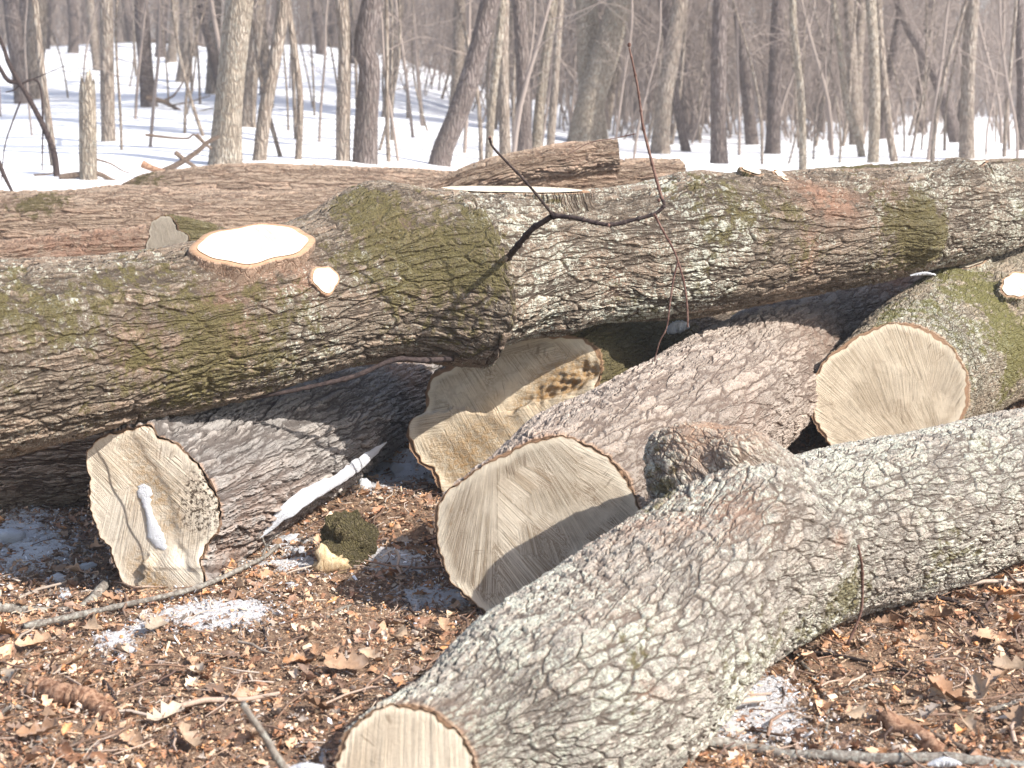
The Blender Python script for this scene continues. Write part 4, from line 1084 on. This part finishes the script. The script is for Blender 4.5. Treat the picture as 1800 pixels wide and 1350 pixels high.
# many small bits of twig
tv, tf = tube([(-.5, 0, 0), (-.15, .04, .02), (.2, -.03, .01), (.5, .02, .0)], [.03, .028, .024, .016], 5)
tv2, tf2 = tube([(-.5, 0, 0), (-.1, .09, .03), (.25, .05, .05), (.5, -.12, .02)], [.018, .018, .014, .009], 5)
xy, r_ = ground_pts(2200, 14, dhi=6.5)
scatter([(tv, tf), (tv2, tf2)], xy, np.clip(r_.lognormal(math.log(.075), .5, len(xy)), .03, .28), .12, .016 + r_.uniform(0, .02, len(xy)), np.array([(.16, .10, .07), (.3, .22, .17), (.08, .05, .04), (.4, .33, .27)]), np.array([.35, .3, .2, .15]), 6, 'twig_debris', M_CHIP)
# the largest curled leaves, each a thing
bigs = [(610, 1190, .10, 0), (655, 1175, .07, 0), (745, 1160, .06, 5), (290, 1280, .09, 0), (700, 1030, .05, 3), (745, 985, .05, 3), (685, 965, .04, 5), (860, 1050, .06, 1), (60, 1150, .08, 0), (160, 1120, .07, 5), (40, 1080, .06, 0), (270, 1120, .08, 0), (100, 1010, .06, 3), (15, 1130, .07, 5),
        (1665, 1240, .11, 0), (1720, 1235, .10, 0), (1750, 1210, .08, 1), (1780, 1190, .09, 0), (1650, 1100, .08, 0), (1600, 1095, .07, 5), (1740, 1130, .10, 2), (1760, 1060, .08, 0), (1590, 1280, .12, 3), (1700, 1290, .08, 5), (1790, 1290, .09, 0), (1500, 1270, .06, 3), (1560, 1110, .06, 0),
        (350, 1200, .07, 0), (420, 1240, .08, 3), (520, 1180, .06, 1), (560, 1260, .07, 0), (330, 1320, .08, 0), (220, 1300, .07, 5), (130, 1180, .07, 0), (70, 1310, .09, 0), (20, 1200, .08, 3), (450, 1310, .08, 0), (740, 1060, .05, 5), (200, 1070, .06, 0), (540, 1130, .05, 0), (780, 1120, .06, 0), (700, 1130, .06, 3)]
for i, (px, py, s_, k) in enumerate(bigs):
    pv, pf = protos[k % len(protos)]
    g = on_ground(px, py)
    Rm = rotm(np.array([i * 2.4]), np.array([.25 * math.sin(i * 3.1)]), np.array([.45 * math.cos(i * 1.7)]))[0]
    v = (pv @ Rm.T) * s_ * 1.15
    c = PAL[[1, 3, 0, 8, 1, 7, 0, 3][i % 8]] * (.9 + .25 * math.sin(i))
    o = link_mesh('dry_leaf', v + g + np.array([0, 0, .03]), pf, M_LEAF, origin=g + np.array([0, 0, .03]), attrs={'tint': np.tile([*c, 1], (len(v), 1))})
    tag(o, 'curled dry brown leaf lying on top of the litter', 'leaf', 'large curled dry leaves on the litter')

# ------------------------------------------------------------------ woodland
def tree_bark(name, c0, c1, groove, sc=1., lich=.2):
    b = NB(name)
    p = b.coord('Object')
    w = b.v_('ADD', p, b.v_('SCALE', b.noise(p, 6, 2, .5, col=True), sc=.05))
    v = b.map(w, (1, 1, .16))
    e = b.vor(v, 26 * sc); n = b.noise(b.map(w, (1, 1, .3)), 40, 5, .7); big = b.noise(p, 2.2, 4, .6)
    h = b.m_('MULTIPLY', b.rng(e, 0, .25), b.m_('MULTIPLY_ADD', n, .8, .4))
    c = b.mix(b.rng(h, .05, .55), groove, b.mix(b.rng(big, .4, .65), c0, c1))
    c = b.mix(b.m_('MULTIPLY', b.rng(b.noise(p, 14, 5, .7), .55, .62), lich), c, (.5, .49, .42))
    b.bump(h, .02, 1.)
    return b.col(c)
T_LIGHT = tree_bark('tan ridged trunk bark', (.36, .305, .24), (.46, .40, .33), (.22, .18, .14), 1.7, .35)
T_GREY = tree_bark('grey trunk bark', (.30, .25, .205), (.41, .35, .295), (.20, .16, .13), 1.2)
T_DARK = tree_bark('dark trunk bark', (.17, .14, .125), (.24, .20, .185), (.12, .095, .085), 1.2, .1)
T_TWIG = NB('bare twigs'); T_TWIG = T_TWIG.col((.29, .24, .21))

def bare_branches(acc, base, direction, length, r, depth, rs, minr=.004, segs=5):
    """one crooked limb and its side shoots"""
    pts = [np.array(base)]; dr = np.array(direction) / np.linalg.norm(direction)
    for k in range(segs):
        dr = dr + rs.normal(size=3) * .16 + np.array([0, 0, .06]); dr /= np.linalg.norm(dr)
        pts.append(pts[-1] + dr * length / segs)
    rr = np.linspace(r, max(minr, r * .35), segs + 1)
    v, f = tube(pts, rr, 5 if r > .03 else 4 if r > .012 else 3); acc.add(v, f)
    if depth > 0:
        for k in range(rs.integers(3, 6)):
            i = rs.integers(1, segs + 1)
            s = rs.normal(size=3); s -= dr * (s @ dr); s /= np.linalg.norm(s)
            d2 = dr * .75 + s * .8 + np.array([0, 0, .15])
            bare_branches(acc, pts[i], d2, length * rs.uniform(.35, .65), rr[i] * .55, depth - 1, rs, minr, 4)

def trunk_mesh(path, r0, r1, rs, n=14, flare=.35, knots=()):
    m = max(24, len(path) * 12)
    q, s = cr_sample([[*p] for p in path], m)
    r = r0 + (r1 - r0) * (s / s[-1]) ** .9
    r = r * (1 + flare * np.exp(-s / (r0 * 2.2))) * (1 + .03 * np.sin(s * 5 + rs.uniform(0, 6)))
    th = np.linspace(0, 2 * math.pi, n, endpoint=False)
    rad = r[:, None] * (1 + .05 * np.cos(2 * th + rs.uniform(0, 6)) + .05 * np.cos(3 * th + 2 * s[:, None]) + .10 * np.exp(-s / (r0 * 2))[:, None] * np.cos(4 * th + 1))
    for (zs, th0, amp, wz) in knots:
        rad = rad + amp * np.exp(-((s - zs) / wz) ** 2)[:, None] * (1 + np.cos(th - th0)) * .5
    v, f = tube(q, rad, n)
    return v, f, q, r

def tree(name, label, px, mat, width, height=15., group='bare trees standing in the snowy wood', seed=1, dist=None, low=3, nb=14, knots=(), cat='tree', flare=.3, crown=True):
    """px: path in photo pixels from the root upward to the top of the frame; width in pixels at the root"""
    rs = np.random.default_rng(seed)
    g = on_ground(*px[0], dmin=8.5) if dist is None else P(px[0][0], px[0][1], dist)
    if dist is not None: g[2] = terr(g[0], g[1])
    d = g[1]
    pts = [g - np.array([0, 0, .15])] + [P(x, y, d) for x, y in px[1:]]
    r0 = width / 2 * d / F
    up = pts[-1] - pts[-2]; up /= np.linalg.norm(up)
    while pts[-1][2] < g[2] + height:
        up = up * .8 + np.array([0, 0, .35]) + rs.normal(size=3) * .06; up /= np.linalg.norm(up)
        pts.append(pts[-1] + up * height * .16)
    root = thing(name, g, label, cat, group)
    v, f, q, r = trunk_mesh(pts, r0 * .93, r0 * .30, rs, knots=knots, flare=flare)
    link_mesh('trunk', v, f, mat, root)
    if crown:
        a = Acc()
        for k in range(nb):
            t = rs.uniform(.30, .98) if k >= low else rs.uniform(.12, .32)
            i = int(t * (len(q) - 1)); an = rs.uniform(0, 6.28)
            dr = np.array([math.cos(an), math.sin(an), rs.uniform(.3, 1.1)])
            if k < low: bare_branches(a, q[i], dr, rs.uniform(.6, 1.6), .012, 1, rs, .003)
            else: bare_branches(a, q[i], dr, height * rs.uniform(.16, .3) * (1.2 - t), r[i] * .45, 2, rs, .006)
        V3, F3 = a.get()
        link_mesh('crown', V3, F3, T_TWIG, root)
    return root

TG = 'bare trees standing in the snowy wood'
T = [
 ('thick pale ridged tree just behind the pile left of centre', [(393, 300), (402, 200), (410, 100), (422, -10), (440, -150)], T_LIGHT, 56, 31),
 ('slim straight grey tree beside the broken snag', [(191, 258), (189, 150), (186, 0), (184, -120)], T_GREY, 25, 33),
 ('wide pale grey tree near the left edge behind the crooked branch', [(54, 180), (62, 90), (66, 0), (70, -100)], T_GREY, 36, 34),
 ('slender pale tree with a kinked foot at left, ending by the dark twigs', [(100, 310), (88, 230), (78, 160), (68, 80), (60, 0), (55, -90)], T_GREY, 14, 35),
 ('grey tree high on the snowy slope left of the thick pale tree', [(322, 148), (328, 80), (326, 0), (330, -80)], T_GREY, 27, 36),
 ('smaller grey tree high on the slope, left neighbour of another grey one', [(300, 116), (306, 50), (308, 0), (312, -80)], T_GREY, 18, 37),
 ('dark grey tree just right of the thick pale tree', [(434, 234), (440, 150), (448, 60), (455, 0), (460, -90)], T_GREY, 28, 38),
 ('light grey tree leaning right, next to the thick pale tree', [(452, 292), (466, 200), (484, 100), (500, 0), (515, -100)], T_GREY, 26, 39),
 ('thin pale pole tree between the leaning one and the stout dark one', [(522, 292), (528, 180), (518, 90), (505, 0), (500, -90)], T_GREY, 13, 40),
 ('straight grey tree left of the stout dark one', [(603, 296), (604, 200), (606, 80), (600, 0), (596, -90)], T_GREY, 27, 41),
 ('stout dark tree with a burl near the top of view', [(640, 300), (645, 210), (650, 120), (640, 80), (655, 0), (668, -90)], T_DARK, 42, 42),
 ('grey tree on the slope right of the stout dark tree', [(678, 217), (688, 130), (696, 50), (702, 0), (708, -80)], T_GREY, 20, 43),
 ('dark tree leaning strongly right from a swollen foot', [(768, 304), (778, 268), (806, 200), (834, 110), (862, 0), (885, -100)], T_DARK, 40, 44),
 ('thin crooked tree right of the strongly leaning one', [(857, 304), (864, 200), (874, 100), (884, 0), (890, -90)], T_LIGHT, 16, 45),
 ('slim grey upright tree behind the twig tip', [(890, 298), (886, 180), (884, 80), (886, 0), (886, -90)], T_GREY, 22, 46),
 ('straight grey tree left of the pale forked pair', [(923, 282), (921, 180), (917, 80), (912, 0), (908, -90)], T_DARK, 28, 47),
 ('tan tree slightly leaning right in the centre', [(940, 280), (950, 180), (962, 80), (972, 0), (980, -90)], T_LIGHT, 20, 48),
 ('slim grey tree in front of the pale upright one', [(965, 268), (975, 160), (980, 70), (985, 0), (990, -90)], T_GREY, 16, 49),
 ('pale upright tree crossed by a thick leaning tree', [(1044, 262), (1040, 180), (1035, 80), (1030, 0), (1028, -90)], T_LIGHT, 46, 50),
 ('thick tan tree leaning right across the pale upright one', [(1022, 264), (1040, 180), (1066, 90), (1090, 0), (1112, -90)], T_LIGHT, 52, 51),
 ('grey tan tree right of the red twig', [(1158, 280), (1168, 180), (1182, 90), (1196, 0), (1206, -90)], T_GREY, 32, 52),
 ('short leaning dark tree by the snow bank', [(1212, 277), (1195, 210), (1182, 140), (1172, 60), (1160, -20), (1150, -90)], T_DARK, 17, 53),
 ('straight dark tree right of centre standing by itself', [(1265, 296), (1263, 200), (1264, 90), (1266, 0), (1268, -90)], T_DARK, 29, 54),
 ('leaning dark tree behind, right of the straight dark one', [(1325, 264), (1316, 190), (1306, 100), (1296, 0), (1290, -90)], T_DARK, 22, 55),
 ('slender wavy pale tree in the right half', [(1412, 308), (1410, 200), (1402, 110), (1394, 40), (1392, -60)], T_LIGHT, 14, 56),
 ('pale tree with a curved sweep meeting a straight one at the foot', [(1520, 285), (1508, 240), (1488, 180), (1478, 90), (1465, 0), (1458, -90)], T_LIGHT, 15, 57),
 ('pale straight tree beside the curved one at the foot', [(1534, 300), (1538, 200), (1536, 90), (1530, 0), (1526, -90)], T_LIGHT, 22, 58),
 ('grey leaning tree right of the pale pair', [(1578, 296), (1562, 220), (1552, 120), (1545, 30), (1540, -60)], T_GREY, 15, 59),
 ('dark tree bending left in the right part', [(1690, 262), (1665, 190), (1640, 120), (1600, 50), (1580, 0), (1560, -90)], T_DARK, 24, 60),
 ('solid grey tree near the right edge', [(1700, 287), (1700, 200), (1704, 90), (1710, 0), (1714, -90)], T_GREY, 27, 61),
 ('tree cut by the right edge of the view', [(1795, 272), (1796, 180), (1794, 80), (1792, 0), (1790, -90)], T_DARK, 18, 62),
 ('dark tree at the back between wavy pale tree and curved pale tree', [(1440, 240), (1444, 150), (1450, 60), (1452, 0), (1456, -80)], T_DARK, 22, 63),
 ('dark tree at the back right of the short leaning tree', [(1235, 225), (1240, 130), (1236, 50), (1232, 0), (1230, -80)], T_DARK, 20, 64),
 ('dark upright tree at the back near the right', [(1620, 240), (1622, 130), (1630, 50), (1636, 0), (1640, -80)], T_DARK, 20, 65),
 ('dark trunk at the back between the pale pair and the red twig', [(1120, 215), (1122, 120), (1120, 40), (1118, 0), (1116, -80)], T_DARK, 20, 66),
 ('grey tree on the far crest near the upper left', [(128, 98), (130, 50), (126, 0), (124, -80)], T_DARK, 18, 67),
]
for i, (lab, pth, mt, wpx, sd) in enumerate(T):
    kn = ((3.1, 3.0, .10, .35),) if 'burl' in lab else ()
    tree('bare_tree', lab, pth, mt, wpx, seed=sd, knots=kn, height=14 + (i * 7 % 5))
# broken snag
def snag():
    g = on_ground(157, 336, dmin=8.5); d = g[1]
    rs = np.random.default_rng(3)
    root = thing('tree_snag', g, 'broken dead trunk with a jagged top standing behind the brown log at left', 'dead tree')
    pts = [g - np.array([0, 0, .1]), P(156, 280, d), P(155, 210, d), P(153, 150, d)]
    r0 = 15 * d / F
    q, s = cr_sample(pts, 50)
    th = np.linspace(0, 2 * math.pi, 24, endpoint=False)
    rad = r0 * (1.05 - .15 * s / s[-1])[:, None] * (1 + .06 * np.cos(3 * th + 2 * s[:, None]) + .04 * np.cos(7 * th))
    v, f = tube(q, rad, 24)
    v = v.reshape(50, 24, 3)
    jz = .10 * np.cos(th + 2.6) + .05 * np.cos(5 * th) + .03 * np.cos(9 * th + 1)
    v[..., 2] += sstep(.7, 1, s / s[-1])[:, None] * jz[None]
    v = v.reshape(-1, 3)
    v = np.vstack([v, q[-1] + np.array([0, 0, -.15])])
    i = np.arange(24)
    tri = np.stack([49 * 24 + (i + 1) % 24, 49 * 24 + i, np.full(24, len(v) - 1)], -1)
    link_mesh('trunk', v, [f, tri], T_LIGHT, root)
snag()
# crooked dark branches at the left edge and fallen limbs on the snow
def limb(name, label, paths, d, w, mat, cat='branch', group='dead limbs lying in the snow behind the pile'):
    a = Acc()
    for k, (pts, ww) in enumerate(paths):
        q, s = cr_sample(pxpath(pts, d), max(10, len(pts) * 8))
        r = np.linspace(1, .55, len(q)) * ww * d / F
        v, f = tube(q, r, 8); a.add(v, f)
    V3, F3 = a.get()
    o = link_mesh(name, V3, F3, mat, origin=P(*paths[0][0][0], d))
    tag(o, label, cat, group)
limb('crooked_sapling', 'dark crooked sapling curling in from the left edge', [([(100, 310), (95, 270), (80, 230), (60, 190), (35, 148), (15, 142), (0, 120), (-10, 100)], 6), ([(35, 148), (15, 110), (5, 80), (-15, 40)], 4.5), ([(35, 150), (55, 140), (70, 150), (75, 200), (74, 300)], 2.2), ([(36, 178), (20, 220), (8, 260), (2, 320)], 1.6), ([(-5, 280), (8, 310), (22, 338)], 5), ([(55, 140), (80, 130), (115, 115)], 1.0), ([(35, 148), (25, 158), (10, 162)], 1.6)], 11.2, 1, M_DARKTWIG, 'sapling', None)
limb('fallen_limb', 'forked dead limb leaning on the thick pale tree', [([(270, 308), (310, 290), (345, 268), (365, 250), (385, 240)], 6), ([(308, 268), (330, 285), (362, 305)], 4.5), ([(256, 237), (300, 242), (330, 243), (342, 237), (365, 258)], 2.5), ([(345, 237), (360, 252), (372, 262)], 4)], 13.0, 1, M_BROWNSTICK, cat='branch')
limb('fallen_limb', 'dark broken limb high on the snow left of the thick pale tree', [([(258, 172), (285, 178), (300, 185), (318, 196)], 5), ([(285, 178), (305, 168), (318, 150), (330, 130)], 2), ([(300, 185), (330, 180), (370, 168)], 1.6), ([(318, 196), (345, 196), (375, 190)], 1.8)], 24.0, 1, M_BROWNSTICK)
limb('fallen_limb', 'brown dead limb lying across the snow behind the snag', [([(105, 312), (130, 308), (170, 305), (200, 318), (225, 322)], 6), ([(170, 280), (195, 288), (215, 300), (230, 305)], 2), ([(60, 308), (85, 306), (105, 300)], 2)], 12.4, 1, M_BROWNSTICK)
limb('fallen_limb', 'split piece of pale firewood on the snow left of the thick tree', [([(250, 288), (268, 296), (290, 302)], 7)], 12.6, 1, M_ROT)
limb('fallen_limb', 'snowy fallen pole on the far crest at upper left', [([(235, 70), (290, 74), (335, 76), (375, 84)], 3.0)], 42.0, 1, M_BROWNSTICK)

# saplings: prototypes copied with their parts
def sapling_proto(seed, h=5.):
    rs = np.random.default_rng(seed)
    a = Acc()
    pts = [np.array([0, 0, -.1])]; dr = np.array([rs.normal() * .08, rs.normal() * .08, 1.])
    for k in range(7):
        dr = dr + rs.normal(size=3) * np.array([.09, .09, .0]); dr /= np.linalg.norm(dr); pts.append(pts[-1] + dr * h / 7)
    r = np.linspace(.024, .007, 8)
    q, s = cr_sample(pts, 22); v, f = tube(q, np.interp(np.linspace(0, 1, 22), np.linspace(0, 1, 8), r), 6)
    for k in range(13):
        i = rs.integers(5, 21); an = rs.uniform(0, 6.28)
        bare_branches(a, q[i], np.array([math.cos(an), math.sin(an), rs.uniform(.2, 1.4)]), rs.uniform(.4, 1.3), .007, 1, rs, .0022)
    return (v, f), a.get()
SG = 'thin bare saplings in the snow between the trees'
protoS = []
for k in range(5):
    root = thing('sapling', (0, 0, 0), 'thin bare sapling among many in the snow between the trees', 'sapling', SG)
    (v, f), (v2, f2) = sapling_proto(200 + k)
    link_mesh('stem', v, f, (T_GREY, T_TWIG)[k % 2], root); link_mesh('crown', v2, f2, T_TWIG, root)
    protoS.append(root)
used = set()
def place(proto, idx, loc, rz, sc):
    if idx not in used:
        r = proto; used.add(idx)
    else:
        r = proto.copy(); COL.objects.link(r)
        for ch in list(proto.children):
            c = ch.copy(); COL.objects.link(c); c.parent = r
    r.location = loc; r.rotation_euler = (0, 0, rz); r.scale = (sc, sc, sc)
    return r
rs = np.random.default_rng(77)
sap_px = [(212, 275), (268, 270), (325, 248), (240, 220), (500, 285), (512, 240), (560, 262), (600, 235), (622, 290), (660, 280), (678, 300), (700, 300), (720, 220), (735, 250), (760, 240), (690, 260), (820, 280), (845, 300), (545, 200), (480, 200),
          (905, 260), (1010, 240), (1090, 240), (1110, 290), (1135, 260), (1180, 250), (1300, 285), (1340, 300), (1360, 270), (1385, 300), (1430, 290), (1455, 270), (1480, 300), (1500, 260), (1600, 285), (1625, 270), (1640, 290), (1660, 270), (1730, 280), (1745, 260), (1765, 285), (1780, 270), (1240, 260), (1285, 250), (375, 200), (350, 190), (60, 250), (120, 180), (145, 150), (225, 160)]
for i, (px, py) in enumerate(sap_px):
    g = on_ground(px + rs.normal() * 4, py, dmin=9); k = i % 5
    place(protoS[k], k, g, rs.uniform(0, 6.28), rs.uniform(.6, 1.25))
for i in range(70):
    d = rs.uniform(16, 38); x = rs.uniform(-.42, .42) * d
    place(protoS[i % 5], i % 5, (x, d, float(terr(x, d))), rs.uniform(0, 6.28), rs.uniform(.7, 1.5))
# the crowd of farther trees, copied from six
OG = 'farther bare trees crowding the wood'
protoT = []
for k in range(6):
    rs2 = np.random.default_rng(300 + k)
    root = thing('bare_tree', (0, 0, 0), 'grey bare tree among the hazy crowd farther back in the wood', 'tree', OG)
    pts = [np.array([0, 0, -.2])]; dr = np.array([rs2.normal() * .10, rs2.normal() * .1, 1.])
    for j in range(7):
        dr = dr + np.array([rs2.normal() * .05, rs2.normal() * .05, .12]); dr /= np.linalg.norm(dr); pts.append(pts[-1] + dr * 2.2)
    v, f, q, r = trunk_mesh(pts, .14, .05, rs2, n=10)
    link_mesh('trunk', v, f, (T_GREY, T_DARK, T_GREY, T_DARK, T_DARK, T_GREY)[k], root)
    a = Acc()
    for j in range(16):
        t = rs2.uniform(.22, .97); i = int(t * (len(q) - 1)); an = rs2.uniform(0, 6.28)
        bare_branches(a, q[i], np.array([math.cos(an), math.sin(an), rs2.uniform(.3, 1.)]), rs2.uniform(1.2, 3.2), r[i] * .4, 2, rs2, .008)
    V3, F3 = a.get(); link_mesh('crown', V3, F3, T_TWIG, root)
    protoT.append(root)
for i in range(150):
    d = 20 + 62 * rs.uniform(0, 1) ** .85; x = rs.uniform(-.46, .46) * d
    place(protoT[i % 6], 100 + i % 6, (x, d, float(terr(x, d))), rs.uniform(0, 6.28), rs.uniform(.55, 1.35))
# distant wood beyond: one mass of trunks and brush
def tiled(protolist, spots, name, mat):
    A_ = Acc()
    for (x, y, rz, sc, k) in spots:
        pv, pfl = protolist[k]
        c, s = math.cos(rz), math.sin(rz)
        v = np.stack([pv[:, 0] * c - pv[:, 1] * s, pv[:, 0] * s + pv[:, 1] * c, pv[:, 2]], -1) * sc + np.array([x, y, float(terr(x, y))])
        for j, f in enumerate(pfl):
            if j == 0: A_.add(v, f)
            else: A_.f.append(f + A_.k - len(v))
    V3, F3 = A_.get()
    return link_mesh(name, V3, F3, mat, kind='stuff')
def far_tree(seed):
    r2 = np.random.default_rng(seed); a = Acc()
    pts = [np.array([0, 0, -.2])]; dr = np.array([r2.normal() * .08, r2.normal() * .08, 1.])
    for j in range(6):
        dr = dr + np.array([r2.normal() * .06, r2.normal() * .06, .1]); dr /= np.linalg.norm(dr); pts.append(pts[-1] + dr * 2.6)
    v, f = tube(pts, np.linspace(.15, .05, 7), 6); a.add(v, f)
    for j in range(16):
        i = r2.integers(1, 7); an = r2.uniform(0, 6.28)
        bare_branches(a, pts[i], np.array([math.cos(an), math.sin(an), r2.uniform(.2, 1.)]), r2.uniform(1.4, 3.6), .035, 1, r2, .012, 4)
    return a.get()
def brush(seed):
    r2 = np.random.default_rng(seed); a = Acc()
    for j in range(9):
        b0 = np.array([r2.normal() * .8, r2.normal() * .8, -.1])
        bare_branches(a, b0, np.array([r2.normal() * .2, r2.normal() * .2, 1.]), r2.uniform(2.2, 5.5), .018, 2, r2, .006, 5)
    return a.get()
ft = [far_tree(400 + k) for k in range(5)]
sp_ = []
for i in range(230):
    d = 60 + 110 * rs.uniform(0, 1) ** .9; x = rs.uniform(-.5, .5) * d
    sp_.append((x, d, rs.uniform(0, 6.28), rs.uniform(.7, 1.5), i % 5))
tiled(ft, sp_, 'distant_woodland', T_GREY)
br = [brush(500 + k) for k in range(4)]
sp_ = []
for i in range(420):
    d = 26 + 80 * rs.uniform(0, 1); x = rs.uniform(-.48, .48) * d
    if x / d < -.1 and d < 44: continue
    sp_.append((x, d, rs.uniform(0, 6.28), rs.uniform(.8, 1.4), i % 4))
tiled(br, sp_, 'distant_brushwood', T_TWIG)

# ------------------------------------------------------------------ the air between the far trees
HAZE = True
if HAZE:
    x0, x1, y0, y1, z0, z1 = -330, 330, -45, 560, -2, 26
    v = np.array([(x, y, z) for x in (x0, x1) for y in (y0, y1) for z in (z0, z1)], float)
    f = np.array([(0, 1, 3, 2), (4, 6, 7, 5), (0, 4, 5, 1), (2, 3, 7, 6), (0, 2, 6, 4), (1, 5, 7, 3)])
    hm = bpy.data.materials.new('haze'); hm.use_nodes = True
    t = hm.node_tree; t.nodes.remove(t.nodes['Principled BSDF'])
    pv = t.nodes.new('ShaderNodeVolumePrincipled'); pv.inputs['Density'].default_value = .0028; pv.inputs['Color'].default_value = (.93, .93, .97, 1)
    pv.inputs['Anisotropy'].default_value = .0
    t.links.new(pv.outputs[0], t.nodes['Material Output'].inputs['Volume'])
    link_mesh('haze', v, f, hm, smooth=False, kind='stuff')
for o in bpy.data.objects:
    if '_o' in o: del o['_o']
    if '_axis' in o: del o['_axis']
